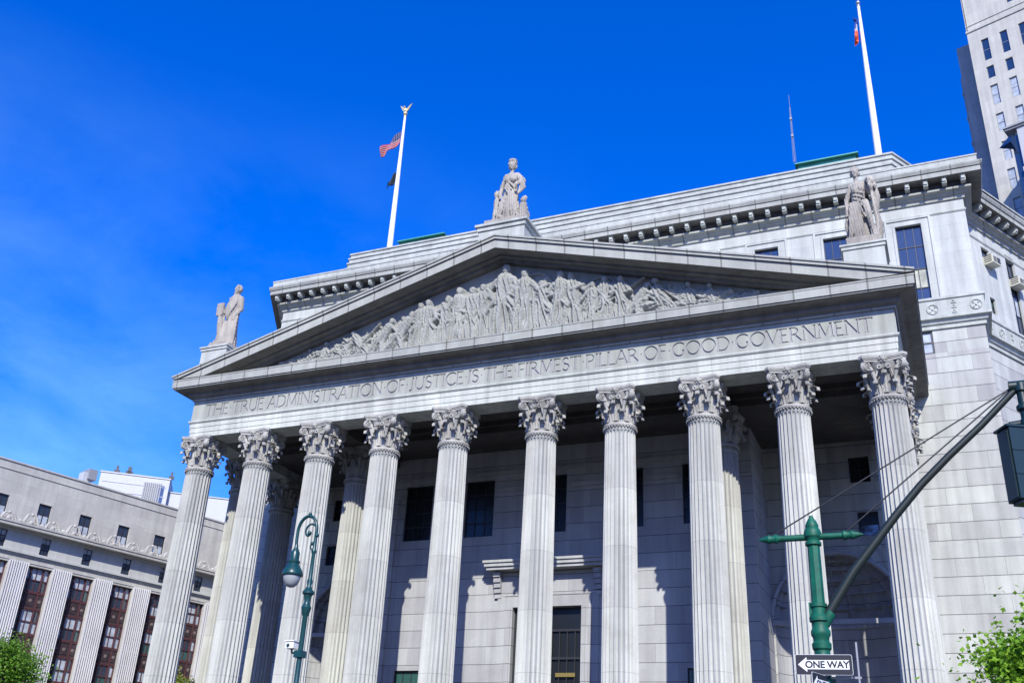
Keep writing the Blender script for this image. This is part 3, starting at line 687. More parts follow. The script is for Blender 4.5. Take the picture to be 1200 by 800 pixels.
    fs = np.stack([idx[:-1, :-1], idx[:-1, 1:], idx[1:, 1:], idx[1:, :-1]], -1).reshape(-1, 4)
    me = bpy.data.meshes.new('relief_carving'); me.from_pydata(vs_.tolist(), [], fs.tolist())
    me.materials.append(M['relief']); me.polygons.foreach_set('use_smooth', [True]*len(me.polygons)); me.uv_layers.new(name='UVMap')
    o = bpy.data.objects.new('relief_carving', me); C.objects.link(o); o.parent = tymp
    o['label'] = 'crowded band of carved robed figures filling the pediment'
relief()

# ---- porch ceiling and beams
cl = MB(); cl.box(-EX+1.4, EX-1.4, .7, HYP-.02, 21.62, 21.9); ceil = cl.build('porch_ceiling', M['dark_shade'], court)  # ceiling and beams use stone with the shade in its colour
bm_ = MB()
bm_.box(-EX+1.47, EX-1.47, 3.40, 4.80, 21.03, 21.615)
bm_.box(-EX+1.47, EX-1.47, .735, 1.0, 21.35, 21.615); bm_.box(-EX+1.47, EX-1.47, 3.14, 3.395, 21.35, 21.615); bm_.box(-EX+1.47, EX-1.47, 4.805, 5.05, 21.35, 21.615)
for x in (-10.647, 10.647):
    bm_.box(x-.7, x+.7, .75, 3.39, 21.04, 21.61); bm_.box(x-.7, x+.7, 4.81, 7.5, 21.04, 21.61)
bm_.build('ceiling_beam', M['dark_shade'], court)
# ---- inner hall block behind the columns
cella = Face((-11.4, 7.8), 0.0)
U = lambda x: x+11.4
ch = []
for c in (-8.55, -4.5, 0, 4.5, 8.55): ch.append((U(c-.93), U(c+.93), 16.5, 19.88))
door = (U(-2.0), U(2.0), FL, 12.37)
lowin = [(U(-9.2), U(-7.62), 5.6, 9.12), (U(7.62), U(9.2), 5.6, 9.12)]
w3 = MB(); cella.wall(w3, 0, 22.8, FL, 21.62, ch+[door]+lowin, .4)
w3.add([(11.4, 7.8, FL), (11.4, HYP, FL), (11.4, HYP, 21.62), (11.4, 7.8, 21.62)], [(0, 1, 2, 3)])
w3.add([(-11.4, 7.8, FL), (-11.4, HYP, FL), (-11.4, HYP, 21.62), (-11.4, 7.8, 21.62)], [(0, 1, 2, 3)])
w3.build('porch_wall', M['porch'], court)
for s_ in (-1, 1):
    b3 = MB(); x = s_*10.65; b3.box(x-.78, x+.78, 7.6, 7.803, FL, 19.0); b3.build('corner_pilaster', M['porch'], court)
b4 = MB(); segs = [0]+[q for h in ch for q in (h[0]-.2, h[1]+.2)]+[22.8]
for i in range(0, len(segs), 2): cella.box(b4, segs[i], segs[i+1], 19.05, 19.3, 0, .14)
cella.box(b4, 0, 22.8, 20.1, 20.35, 0, .12)
b4.build('porch_band', M['porch'], court)
pw = make_window('window', 1.86, 3.38, 3, 4, M['darkframe'], M['glass_dim'], .07)
for h in ch: place(pw, cella, h[0], h[2])
pw = make_window('window', 1.58, 3.52, 3, 5, M['darkframe'], [M['glass_green'], M['glass_dim']], .06)
for h in lowin: place(pw, cella, h[0], h[2])
# door with casing, hood and glazed transom
dr = MB(); dr.box(-2.0, 2.0, 7.98, 8.06, FL, FL+.2)
for x in (-2.0, -.06, 1.88): dr.box(x, x+.12, 7.96, 8.08, FL, 12.37)
for i in range(1, 9): x = -2+4*i/9; dr.box(x-.025, x+.025, 7.98, 8.06, FL, 11.2)
for z in (8.2, 9.7, 11.15): dr.box(-1.9, 1.9, 7.97, 8.05, z-.06, z+.06)
dob = dr.build('door', M['darkframe'], court)
gp = MB(); gp.box(-1.98, 1.98, 8.09, 8.10, FL, 12.37); gp.build('door_glass', M['glass_dim'], dob)
gp = MB(); gp.box(.5, 1.6, 7.93, 7.96, 8.75, 8.95); gp.build('door_plate', plain('brass plate', (.22, .17, .05), .5, .3), dob)
dc = MB()
for s_ in (-1, 1):
    a, b = sorted((s_*2.0, s_*2.55)); dc.box(a, b, 7.62, 7.805, FL, 12.37); a, b = sorted((s_*2.56, s_*2.95)); dc.box(a, b, 7.7, 7.806, FL, 13.0)
    a, b = sorted((s_*2.1, s_*2.25)); dc.box(a, b, 7.57, 7.63, FL, 12.37)
    for j in range(5): zz = 14.3-.28*j; a, b = sorted((s_*2.75, s_*3.15)); dc.box(a, b, 7.3+.09*j, 7.80, zz-.27, zz-.002)
dc.box(-2.55, 2.55, 7.62, 7.805, 12.372, 12.95); dc.box(-2.9, 2.9, 7.70, 7.807, 13.01, 14.3)
dc.box(-3.45, 3.45, 7.0, 7.8, 14.35, 14.52); dc.box(-3.55, 3.55, 6.9, 7.8, 14.523, 14.72); dc.box(-3.62, 3.62, 6.82, 7.8, 14.723, 14.86)
dc.build('door_hood', M['porch'], court)
# niches with coffered half domes
for s_ in (-1, 1):
    cx = 14.75*s_; r = 3.25; nb = MB(); NT, NP = 11, 6
    DM = .62
    for i in range(24):
        a0, a1 = PI*i/24, PI*(i+1)/24
        nb.add([(cx+r*math.cos(a0), HYP+DM*r*math.sin(a0), FL), (cx+r*math.cos(a1), HYP+DM*r*math.sin(a1), FL), (cx+r*math.cos(a1), HYP+DM*r*math.sin(a1), 12.1), (cx+r*math.cos(a0), HYP+DM*r*math.sin(a0), 12.1)], [(0, 1, 2, 3)])
    nb.build('niche_wall', M['porch'], court)
    bm = bmesh.new(); G = {}
    for i in range(NT+1):
        for j in range(NP+1):
            a = PI*i/NT; b = PI/2*.93*j/NP
            G[i, j] = bm.verts.new((cx+r*math.cos(a)*math.cos(b), HYP+DM*r*math.sin(a)*math.cos(b), 12.1+r*math.sin(b)))
    for i in range(NT):
        for j in range(NP): bm.faces.new((G[i, j], G[i+1, j], G[i+1, j+1], G[i, j+1]))
    bm.faces.new([G[i, NP] for i in range(NT+1)])
    bmesh.ops.recalc_face_normals(bm, faces=bm.faces)
    fl_ = [f for f in bm.faces if len(f.verts) == 4]
    bmesh.ops.inset_individual(bm, faces=fl_, thickness=.13, depth=0)
    for f in fl_:
        c0 = f.calc_center_median(); d = (c0-Vector((cx, HYP, 12.1))).normalized()
        for v in f.verts: v.co += d*.34+ (c0-v.co)*.15
    me = bpy.data.meshes.new('coffered_dome'); bm.to_mesh(me); bm.free(); me.materials.append(M['porch']); uvs(me)
    o = bpy.data.objects.new('coffered_dome', me); C.objects.link(o); o.parent = court
    mo_ = MB(); ring = [(cx+(r+.12)*math.cos(PI*i/32), HYP-.05, 12.1+(r+.12)*math.sin(PI*i/32)) for i in range(33)]
    mo_.tube(ring, .12, 8); mo_.box(cx-r-.3, cx+r+.3, HYP-.14, HYP-.002, 11.75, 12.0)
    ring = [(cx+(r-.02)*math.cos(PI*i/32), HYP+DM*(r-.02)*math.sin(PI*i/32), 11.95) for i in range(33)]; mo_.tube(ring, .16, 8)
    mo_.build('niche_moulding', M['porch'], court)
# ---- podium and steps
pd = MB(); pd.box(-21, 21, -1.6, HYP-.03, 0, FL); pd.build('podium', M['steps'], court)
st = MB(); NS = 30
for i in range(NS):
    z1 = FL-(i)*FL/NS-.002; st.box(-19, 19, -1.6-(i+1)*.36, -1.6-i*.36-.0005, 0, z1-FL/NS*.0)
st.build('front_steps', M['steps'], court)
ck = MB()
for s_ in (-1, 1): a, b = sorted((s_*19.05, s_*21)); ck.box(a, b, -12.4, -1.605, 0, 2.6); ck.box(a, b, -6.5, -1.61, 2.6, FL-.01)
ck.build('cheek_wall', M['granite'], court)

# ---- columns
BZ, NZc, ZA = FL, 19.03, 21.02
def shaft_mesh():
    NF = 24; SPF = 8; n = NF*SPF; z0, z1 = BZ+.62, NZc
    H = z1-z0; Rb, Rn = .835, .735
    zs = [0, .10, .12, .2, .32]+[.32+(H-.80)*i/16 for i in range(1, 17)]+[H-.36, H-.28, H-.22, H-.18, H-.10, H-.06, H-.03, H]
    vs_ = []
    for z in zs:
        t = z/H; r = Rb+(Rn-Rb)*(t**1.6*.75+t*.25)
        e = 1.0
        if z < .32: e = math.sqrt(max(0, 1-((.32-z)/.2)**2)) if z > .12 else 0
        if z > H-.38: e = math.sqrt(max(0, 1-((z-(H-.38))/.2)**2)) if z < H-.18 else 0
        add = 0
        if z <= .10: add = .06
        for j in range(n):
            ph = (j % SPF)/SPF; s = 0
            if ph > .10: s = math.sin(PI*(ph-.10)/.90)**.55
            rr = r+add-.14*r*s*e
            a = 2*PI*j/n; vs_.append((rr*math.cos(a), rr*math.sin(a), z0-BZ+z))
    k = len(zs)
    fs = [(i*n+j, i*n+(j+1) % n, (i+1)*n+(j+1) % n, (i+1)*n+j) for i in range(k-1) for j in range(n)]
    mb = MB(); mb.add(vs_, fs)
    ob = mb.build('column', M['shaft'], None, recalc=False); ob.data.set_sharp_from_angle(angle=R(35))
    ob.data.polygons.foreach_set('use_smooth', [True]*len(ob.data.polygons)); ob.data.set_sharp_from_angle(angle=R(35))
    return ob
def capital_mesh():
    H = ZA-NZc; mb = MB()
    # astragal with bead, bell
    prof = [(.70, 0), (.79, .0), (.83, .05), (.83, .11), (.79, .16), (.70, .18), (.64, .22), (.62, .6), (.64, 1.0), (.74, 1.40), (.90, 1.62), (.93, 1.68), (.90, 1.70)]
    mb.lathe((0, 0, 0), prof, 40)
    for i in range(32): a = 2*PI*i/32; mb.ball((.80*math.cos(a), .80*math.sin(a), -.03), .045, 6)
    def leaf(ang, z0, h, w_, rb, curl, thick=.05):
        NU, NV = 10, 13; base = len(mb.v); vs_ = []
        ca, sa = math.cos(ang), math.sin(ang)
        for s in (0, 1):
            for j in range(NV):
                v = j/(NV-1)
                if v < .72: q = v/.72; rr = rb+.03+.10*q**1.5; zz = z0+h*q*.93
                else:
                    q = (v-.72)/.28; al = PI*1.15*q; rr = rb+.13+curl*(1-math.cos(al))*.5*1.6; zz = z0+h*.93+curl*.55*math.sin(al)
                wd = w_*(.82+.35*math.sin(PI*min(1, v*1.05)))*(1-.45*max(0, v-.7)/.3)
                lobe = 1-.18*abs(math.sin(PI*v*4.0))
                for i in range(NU):
                    u = i/(NU-1)*2-1
                    th = u*wd*lobe
                    cup = -.07*abs(u)**2+.055*math.exp(-(u/.12)**2)+.025*math.cos(u*12)
                    r2 = rr+cup-(thick if s else 0)
                    x = r2; y = th
                    vs_.append((x*ca-y*sa, x*sa+y*ca, zz))
        fs = []
        for s in (0, 1):
            for j in range(NV-1):
                for i in range(NU-1):
                    a = s*NU*NV+j*NU+i; q = (a, a+1, a+NU+1, a+NU); fs.append(q if s == 0 else q[::-1])
        o_ = NU*NV
        for j in range(NV-1): fs += [(j*NU, (j+1)*NU, o_+(j+1)*NU, o_+j*NU), (j*NU+NU-1, o_+j*NU+NU-1, o_+(j+1)*NU+NU-1, (j+1)*NU+NU-1)]
        for i in range(NU-1): fs += [((NV-1)*NU+i, (NV-1)*NU+i+1, o_+(NV-1)*NU+i+1, o_+(NV-1)*NU+i)]
        mb.add(vs_, fs)
    for i in range(8): leaf(2*PI*i/8+PI/8, .18, .50, .23, .68, .22)
    for i in range(8): leaf(2*PI*i/8, .26, .84, .215, .70, .27)
    # corner volutes and inner helices
    def volute(ang, tip, zc, r_, w_, start_r, start_z, off=0, side=1):
        ca, sa = math.cos(ang), math.sin(ang); pts = []
        n = 34
        for i in range(8):
            q = i/8; rr = start_r+(tip-r_-start_r)*q**1.6; zz = start_z+(zc+r_*1.0-start_z)*q**.8; pts.append((rr, zz))
        for i in range(n):
            t = i/(n-1); a = PI/2-2*PI*1.6*t; ra = r_*(1-.80*t); pts.append((tip-r_+ra*math.cos(a), zc+ra*math.sin(a)))
        P = []
        for q, (rr, zz) in enumerate(pts):
            P.append((rr*ca-off*(1-min(1, q/10))*sa, rr*sa+off*(1-min(1, q/10))*ca, zz))
        mb.tube(P, [.06+.03*min(1, q/8)-.04*max(0, (q-12)/30) for q in range(len(P))], 7)
        # widen into a scroll
        c0 = ((tip-r_)*ca, (tip-r_)*sa, zc)
        tx, ty = -sa, ca
        mb.tube([(c0[0]-tx*w_, c0[1]-ty*w_, zc), (c0[0]+tx*w_, c0[1]+ty*w_, zc)], r_*.30, 8)
        for s in (-1, 1):
            mb.tube([(p[0]+tx*w_*s, p[1]+ty*w_*s, p[2]) for p in P[6:]], [.045-.02*i/len(P) for i in range(len(P)-6)], 6)
    for i in range(4):
        a = PI/4+PI/2*i
        volute(a, 1.26, 1.50, .20, .09, .80, .95)
        volute(a, 1.26, 1.50, .20, .09, .80, .95, .25); volute(a, 1.26, 1.50, .20, .09, .80, .95, -.25)
    for i in range(4):
        a = PI/2*i
        for s in (-1, 1):
            n = 26; P = []
            for q in range(6): t = q/6; P.append((.80, s*(.36-.10*t), 1.0+.38*t))
            for q in range(n): t = q/(n-1); b = PI-2*PI*1.3*t; rr = .13*(1-.75*t); P.append((.86+.05*t, s*(.17-.0+rr*math.cos(b)*-1*-1), 1.40+rr*math.sin(b)))
            ca, sa = math.cos(a), math.sin(a)
            mb.tube([(x*ca-y*sa, x*sa+y*ca, z) for x, y, z in P], .042, 6)
            # caulicolus stalk
            for s2 in (1,):
                Q = [(.74, s*.40, .55), (.78, s*.42, .9), (.86, s*.50, 1.2)]
                mb.tube([(x*ca-y*sa, x*sa+y*ca, z) for x, y, z in Q], [.06, .07, .10], 7)
                mb.ball(((.90)*ca-s*.52*sa, .90*sa+s*.52*ca, 1.25), .12, 8, sc=(1, 1, .6))
    # abacus with concave sides
    def ab(z0, z1, R_, cut_, dip):
        poly = []
        for i in range(4):
            a = PI/4+PI/2*i; A0 = a-cut_; A1 = a+cut_
            poly.append((R_*math.cos(A0), R_*math.sin(A0))); poly.append((R_*math.cos(A1), R_*math.sin(A1)))
            a2 = a+PI/2; p0 = Vector((R_*math.cos(A1), R_*math.sin(A1))); p1 = Vector((R_*math.cos(a2-cut_), R_*math.sin(a2-cut_)))
            mid = Vector((math.cos(a+PI/4), math.sin(a+PI/4)))
            for k_ in range(1, 10): t = k_/10; p = p0.lerp(p1, t)-mid*dip*math.sin(PI*t); poly.append((p.x, p.y))
        n = len(poly)
        mb.add([(x, y, z0) for x, y in poly]+[(x, y, z1) for x, y in poly], [tuple(range(n-1, -1, -1)), tuple(range(n, 2*n))]+[(i, (i+1) % n, (i+1) % n+n, i+n) for i in range(n)])
    ab(1.70, 1.80, 1.24, .10, .15); ab(1.802, 1.86, 1.29, .10, .15); ab(1.862, H-.002, 1.33, .10, .15)
    for i in range(4):
        a = PI/2*i; x, y = .90*math.cos(a), .90*math.sin(a)
        mb.ball((x, y, 1.78), .13, 8); 
        for k_ in range(6): b = 2*PI*k_/6; mb.ball((x-.13*math.cos(b)*math.sin(a), y+.13*math.cos(b)*math.cos(a), 1.78+.13*math.sin(b)), .07, 6)
    return mb.build('capital', M['capital'], None, autosmooth=50)
def base_mesh():
    mb = MB(); mb.box(-1.15, 1.15, -1.15, 1.15, 0, .24)
    mb.lathe((0, 0, .245), [(1.05, 0), (1.12, .05), (1.12, .12), (1.05, .17), (.96, .18), (.93, .22), (.95, .26), (.99, .27), (1.01, .31), (.97, .36), (.88, .375)], 40)
    return mb.build('column_base', M['granite'], None, autosmooth=40)
col0 = shaft_mesh(); cap0 = capital_mesh(); base0 = base_mesh()
cap0.parent = col0; base0.parent = col0; cap0.location = (0, 0, NZc-BZ)
col0.parent = court; random.seed(5)
for i, (x, y) in enumerate([(x, 0) for x in XS]+[(-18.847, 4.1), (-10.647, 4.1), (10.647, 4.1), (18.847, 4.1), (-18.847, 8.2), (18.847, 8.2)]):
    o = col0 if i == 0 else copy_tree(col0, court)
    o.location = (x, y, BZ)

# ---- pedestals on the pediment
pl = MB(); pl.box(-1.38, 1.38, -1.0, 1.6, 29.8, 31.45); pl.box(-1.46, 1.46, -1.08, 1.68, 31.3, 31.55); pl.box(-1.58, 1.58, -1.18, 1.78, 31.553, 31.70)
pl.build('pedestal', M['granite'], court)
for s_ in (-1, 1):
    pl = MB(); c = 18.62*s_; pl.box(c-.92, c+.92, -1.0, .9, 24.7, 26.45); pl.box(c-.98, c+.98, -1.06, .96, 26.45, 26.62); pl.box(c-1.04, c+1.04, -1.12, 1.02, 26.622, 26.72); pl.build('pedestal', M['granite'], court)

# ================================================================== STATUES
def remesh_obj(name, mb, mat, origin, voxel=.032, fold=None, seed=1):
    tmp = mb.build(name+'_tmp', mat, None, uv=False)
    md_ = tmp.modifiers.new('r', 'REMESH'); md_.mode = 'VOXEL'; md_.voxel_size = voxel
    sm_ = tmp.modifiers.new('s', 'SMOOTH'); sm_.iterations = 2; sm_.factor = .5
    bpy.context.view_layer.update()
    me = bpy.data.meshes.new_from_object(tmp.evaluated_get(bpy.context.evaluated_depsgraph_get()))
    bpy.data.objects.remove(tmp)
    if fold:
        n = len(me.vertices); co = np.empty(n*3); me.vertices.foreach_get('co', co); co = co.reshape(-1, 3)
        no = np.empty(n*3); me.vertices.foreach_get('normal', no); no = no.reshape(-1, 3)
        co = co+no*fold(co)[:, None]; me.vertices.foreach_set('co', co.ravel())
    me.uv_layers.new(name='UVMap'); me.polygons.foreach_set('use_smooth', [True]*len(me.polygons))
    if not me.materials: me.materials.append(mat)
    me.name = name
    o = bpy.data.objects.new(name, me); C.objects.link(o); o.location = origin
    return o
def scaled(mb, k, kz): mb.v = [(x_*k, y_*k, z_*kz) for x_, y_, z_ in mb.v]; return mb
def capsule(mb, a, b, ra, rb, n=12):
    mb.tube([a, b], [ra, rb], n); mb.ball(a, ra, n); mb.ball(b, rb, n)
def head(mb, c, r, turn=0, beard=False, hair='bun'):
    """c centre of the skull; face looks to -y turned about z"""
    rot = lambda p: Vector((c[0]+p[0]*math.cos(turn)-p[1]*math.sin(turn), c[1]+p[0]*math.sin(turn)+p[1]*math.cos(turn), c[2]+p[2]))
    mb.ball(c, r, 16, sc=(.86, 1.0, 1.08)); mb.ball(rot((0, -.22*r, -.55*r)), .62*r, 12, sc=(1, 1, .9))       # skull, jaw
    mb.ball(rot((0, -1.0*r, -.18*r)), .14*r, 8, sc=(1, 1.3, 1.9))                                              # nose
    for s in (-1, 1):
        mb.ball(rot((s*.36*r, -.80*r, .18*r)), .16*r, 8, sc=(1.5, .8, .5)); mb.ball(rot((s*.42*r, -.62*r, -.32*r)), .26*r, 8)
        mb.ball(rot((s*.84*r, .02*r, -.1*r)), .2*r, 8, sc=(.6, .8, 1.2))
    mb.ball(rot((0, -.86*r, -.62*r)), .15*r, 8, sc=(1.7, .8, .5)); mb.ball(rot((0, -.72*r, -.95*r)), .22*r, 8)
    # hair
    mb.ball(rot((0, .18*r, .22*r)), 1.04*r, 14, sc=(.98, 1, 1))
    for i in range(9):
        a = PI*(i/8); mb.ball(rot((.86*r*math.cos(a), -.42*r*1, .35*r+.62*r*math.sin(a))), .24*r, 8)
    for s in (-1, 1): mb.ball(rot((s*.85*r, .25*r, -.3*r)), .34*r, 8)
    if hair == 'bun': mb.ball(rot((0, 1.1*r, 0)), .45*r, 10)
    if beard:
        for i in range(7): a = PI+PI*i/6; mb.ball(rot((.5*r*math.cos(a), -.62*r, -.85*r+.35*r*math.sin(a))), .28*r, 8)
def hand(mb, wrist, d, r=.10):
    d = Vector(d).normalized(); w_ = Vector(wrist); mb.ball(w_+d*r*.9, r*.85, 10, sc=(1, .75, 1))
    side = d.cross(Vector((0, 1, 0))).normalized()
    for i in range(4):
        o_ = side*((i-1.5)*.42*r); p = w_+d*r*1.4+o_; capsule(mb, p, p+d*r*(.9-.12*abs(i-1.5))+Vector((0, -.25*r, -.1*r)), .2*r, .16*r, 8)
    capsule(mb, w_+side*.7*r+d*.3*r, w_+side*1.15*r+d*1.1*r+Vector((0, -.2*r, 0)), .22*r, .17*r, 8)
def robe(mb, x, y, z0, z1, rb, rt, seed, n=40, lean=(0, 0), dep=.8):
    """fluted drapery from hem to waist"""
    rs = random.Random(seed); k = 14; vs_ = []
    ph = [rs.uniform(0, 6.28) for _ in range(4)]
    for i in range(k):
        t = i/(k-1)
        for j in range(n):
            a = 2*PI*j/n; w_ = .075*(1-t*.6)*(math.sin(9*a+ph[0]+1.2*t)+.6*math.sin(15*a+ph[1]-t)+.3*math.sin(22*a+ph[2]))
            r_ = rb+(rt-rb)*t**.8+w_*(.9)
            vs_.append((x+lean[0]*t+r_*math.cos(a), y+lean[1]*t+dep*r_*math.sin(a), z0+(z1-z0)*t))
    fs = [(i*n+j, i*n+(j+1) % n, (i+1)*n+(j+1) % n, (i+1)*n+j) for i in range(k-1) for j in range(n)]+[tuple(range(n-1, -1, -1)), tuple((k-1)*n+j for j in range(n))]
    mb.add(vs_, fs)
def folds(mb, a, b, rad, n, spread, seed):
    rs = random.Random(seed)
    for i in range(n):
        t = i/(n-1)-.5; o_ = Vector(spread)*t
        p = [Vector(a)+o_, (Vector(a)+Vector(b))/2+o_*1.3+Vector((rs.uniform(-.04, .04), -.05, 0)), Vector(b)+o_*1.6]
        mb.tube(p, [rad*.6, rad, rad*.7], 6)
fold_fn = lambda co: .010*np.sin(co[:, 0]*55+co[:, 2]*6)+.008*np.sin(co[:, 0]*31-co[:, 2]*23+co[:, 1]*40)
# left: bearded man in long robes holding a tablet
sL = MB(); sL.box(-.80, .88, -.75, .75, 0, .22); sL.box(-.86, .2, -.6, .6, .22, .42)
sL.ball((-.60, -.1, .5), .34, 12, sc=(1.1, 1, .8)); sL.ball((-.35, 0, .7), .3, 12)
robe(sL, .12, 0, .22, 2.15, .58, .40, 3); 
capsule(sL, (.14, 0, 2.05), (.20, 0, 2.95), .38, .42); capsule(sL, (-.18, 0, 3.08), (.56, 0, 3.02), .19, .19); capsule(sL, (.2, 0, 3.1), (.22, -.02, 3.38), .14, .13)
head(sL, (.24, -.05, 3.62), .235, turn=-.45, beard=True, hair='short')
capsule(sL, (.60, 0, 3.0), (.70, .02, 2.42), .165, .14); capsule(sL, (.70, .02, 2.42), (.52, -.25, 2.0), .13, .10); hand(sL, (.50, -.27, 1.96), (-.3, -.3, -1), .11)
capsule(sL, (-.16, -.02, 3.0), (-.36, -.12, 2.48), .16, .14); capsule(sL, (-.36, -.12, 2.48), (-.52, -.45, 2.38), .13, .10); hand(sL, (-.53, -.47, 2.38), (-.8, -.4, .1), .11)
sL.box(-.80, -.30, -.58, -.42, 1.98, 2.72); sL.tube([(-.50, -.42, 2.05), (-.46, -.36, 1.5), (-.40, -.25, .9), (-.5, -.2, .4)], [.16, .20, .22, .26], 12)
folds(sL, (-.38, -.34, 2.3), (-.45, -.3, 1.35), .075, 4, (.22, .1, 0), 4); folds(sL, (.45, -.34, 2.9), (-.15, -.42, 2.0), .07, 5, (.2, 0, -.28), 5); folds(sL, (.55, -.2, 2.0), (.52, -.28, .3), .08, 3, (.2, .1, 0), 7)
o = remesh_obj('statue', scaled(sL, .96, 1.18), M['statue'], (-18.62, -.08, 26.722), fold=fold_fn); tag(o, 'stone statue of a bearded man holding a tablet, left end of the pediment', 'statue', 'statues on the pediment')
# centre: crowned woman with children and sheaf beside her
sC = MB(); sC.box(-1.10, 1.12, -.85, .85, 0, .30); 
robe(sC, -.02, 0, .28, 2.0, .60, .38, 11)
capsule(sC, (-.04, 0, 1.95), (-.02, 0, 2.62), .33, .36); capsule(sC, (-.32, -.02, 2.78), (.32, -.02, 2.76), .17, .17)
for s in (-1, 1): sC.ball((s*.16, -.28, 2.48), .17, 10)
capsule(sC, (-.02, 0, 2.8), (-.01, -.02, 3.08), .125, .115); head(sC, (.0, -.04, 3.34), .225, turn=.1)
sC.lathe((0, -.02, 3.50), [(.21, 0), (.24, .03), (.25, .12), (.20, .14)], 16)
capsule(sC, (.34, -.02, 2.76), (.70, -.05, 2.42), .15, .13); capsule(sC, (.70, -.05, 2.42), (.62, -.42, 2.18), .12, .10); hand(sC, (.61, -.44, 2.16), (-.5, -.4, -.3), .10)
for i in range(7): a = i*.35; capsule(sC, (.55+.06*i, -.35, 1.65+.04*i), (.62+.09*math.cos(a*3), -.28+.1*math.sin(a*3), 2.45), .055, .09, 8)
capsule(sC, (-.36, -.02, 2.74), (-.56, -.05, 2.2), .14, .13); capsule(sC, (-.56, -.05, 2.2), (-.50, -.34, 1.72), .12, .09); hand(sC, (-.49, -.35, 1.70), (.3, -.3, -1), .10)
# seated child left, standing block and child right
robe(sC, -.74, -.1, .3, 1.2, .26, .20, 21, 24); capsule(sC, (-.74, -.1, 1.15), (-.74, -.1, 1.55), .19, .2); head(sC, (-.76, -.14, 1.88), .17, turn=-.3, hair='short'); capsule(sC, (-.6, -.15, 1.5), (-.42, -.45, 1.2), .08, .07); capsule(sC, (-.6, -.4, .7), (-.3, -.5, .5), .12, .1)
sC.box(.55, .98, -.35, .3, .3, .92); sC.ball((.78, -.05, .98), .26, 10, sc=(1, .9, .7)); sC.ball((.9, -.3, .6), .2, 10); robe(sC, .86, -.35, .3, 1.1, .26, .2, 22, 24); capsule(sC, (.8, -.2, 1.34), (.86, -.1, 1.5), .16, .12)
folds(sC, (-.25, -.3, 2.3), (.3, -.38, 1.7), .06, 4, (.12, 0, .3), 9); folds(sC, (-.12, -.42, 1.6), (-.3, -.5, .35), .07, 4, (.35, 0, 0), 10); folds(sC, (.15, -.42, 1.8), (.38, -.45, .35), .07, 4, (.3, 0, 0), 12)
o = remesh_obj('statue', scaled(sC, 1.08, 1.34), M['statue'], (0, .05, 31.702), fold=fold_fn); tag(o, 'stone statue of a crowned woman with small figures at her sides, on the pediment apex', 'statue', 'statues on the pediment')
# right: woman with a bared knee holding a bundle on her arm
sR = MB(); sR.box(-.80, .88, -.8, .7, 0, .40)
robe(sR, -.06, 0, .38, 2.3, .50, .36, 31)
capsule(sR, (-.02, 0, 2.2), (.02, 0, 2.9), .32, .36); capsule(sR, (-.30, -.02, 3.06), (.38, -.02, 3.10), .165, .165)
for s in (-1, 1): sR.ball((.03+s*.16, -.28, 2.78), .165, 10)
capsule(sR, (.02, 0, 3.08), (0, -.02, 3.42), .125, .12); head(sR, (-.02, -.05, 3.70), .235, turn=-.05)
capsule(sR, (.30, -.12, 2.15), (.44, -.42, 1.55), .22, .17); capsule(sR, (.44, -.42, 1.55), (.58, -.30, .62), .16, .10); capsule(sR, (.58, -.32, .56), (.60, -.60, .46), .10, .07)
capsule(sR, (.40, 0, 3.08), (.66, .0, 2.66), .145, .13); capsule(sR, (.66, .0, 2.66), (.62, -.38, 2.86), .12, .10); hand(sR, (.62, -.40, 2.88), (.1, -.3, 1), .11)
for (x, y, z, r_) in ((.62, -.4, 3.12, .15), (.78, -.3, 3.08, .14), (.70, -.2, 3.22, .14), (.84, -.2, 2.9, .15), (.55, -.25, 3.2, .12)): sR.ball((x, y, z), r_, 10)
sR.tube([(.80, .15, 3.1), (.92, .12, 2.5), (.80, .1, 1.8), (.90, .05, 1.1), (.80, 0, .4)], [.14, .18, .13, .18, .16], 10); sR.tube([(.70, -.1, 2.7), (.72, -.15, 2.0), (.82, -.2, 1.2), (.74, -.35, .5)], [.08, .09, .11, .09], 8)
capsule(sR, (-.34, 0, 3.04), (-.58, -.02, 2.45), .14, .13); capsule(sR, (-.58, -.02, 2.45), (-.62, -.22, 1.85), .12, .09); hand(sR, (-.62, -.24, 1.82), (0, -.2, -1), .10)
sR.tube([(-.62, -.2, 1.8), (-.70, -.1, 1.2), (-.58, -.05, .5)], [.07, .12, .10], 8)
folds(sR, (-.2, -.34, 2.2), (-.3, -.42, .45), .065, 6, (.42, 0, 0), 33); folds(sR, (-.3, -.3, 2.55), (.35, -.32, 2.3), .06, 3, (0, 0, .3), 35); folds(sR, (.1, -.4, 2.1), (.35, -.5, 1.5), .05, 3, (.1, 0, .2), 36)
o = remesh_obj('statue', scaled(sR, .93, 1.22), M['statue'], (18.62, -.1, 26.722), fold=fold_fn); tag(o, 'stone statue of a woman with one knee forward, right end of the pediment', 'statue', 'statues on the pediment')

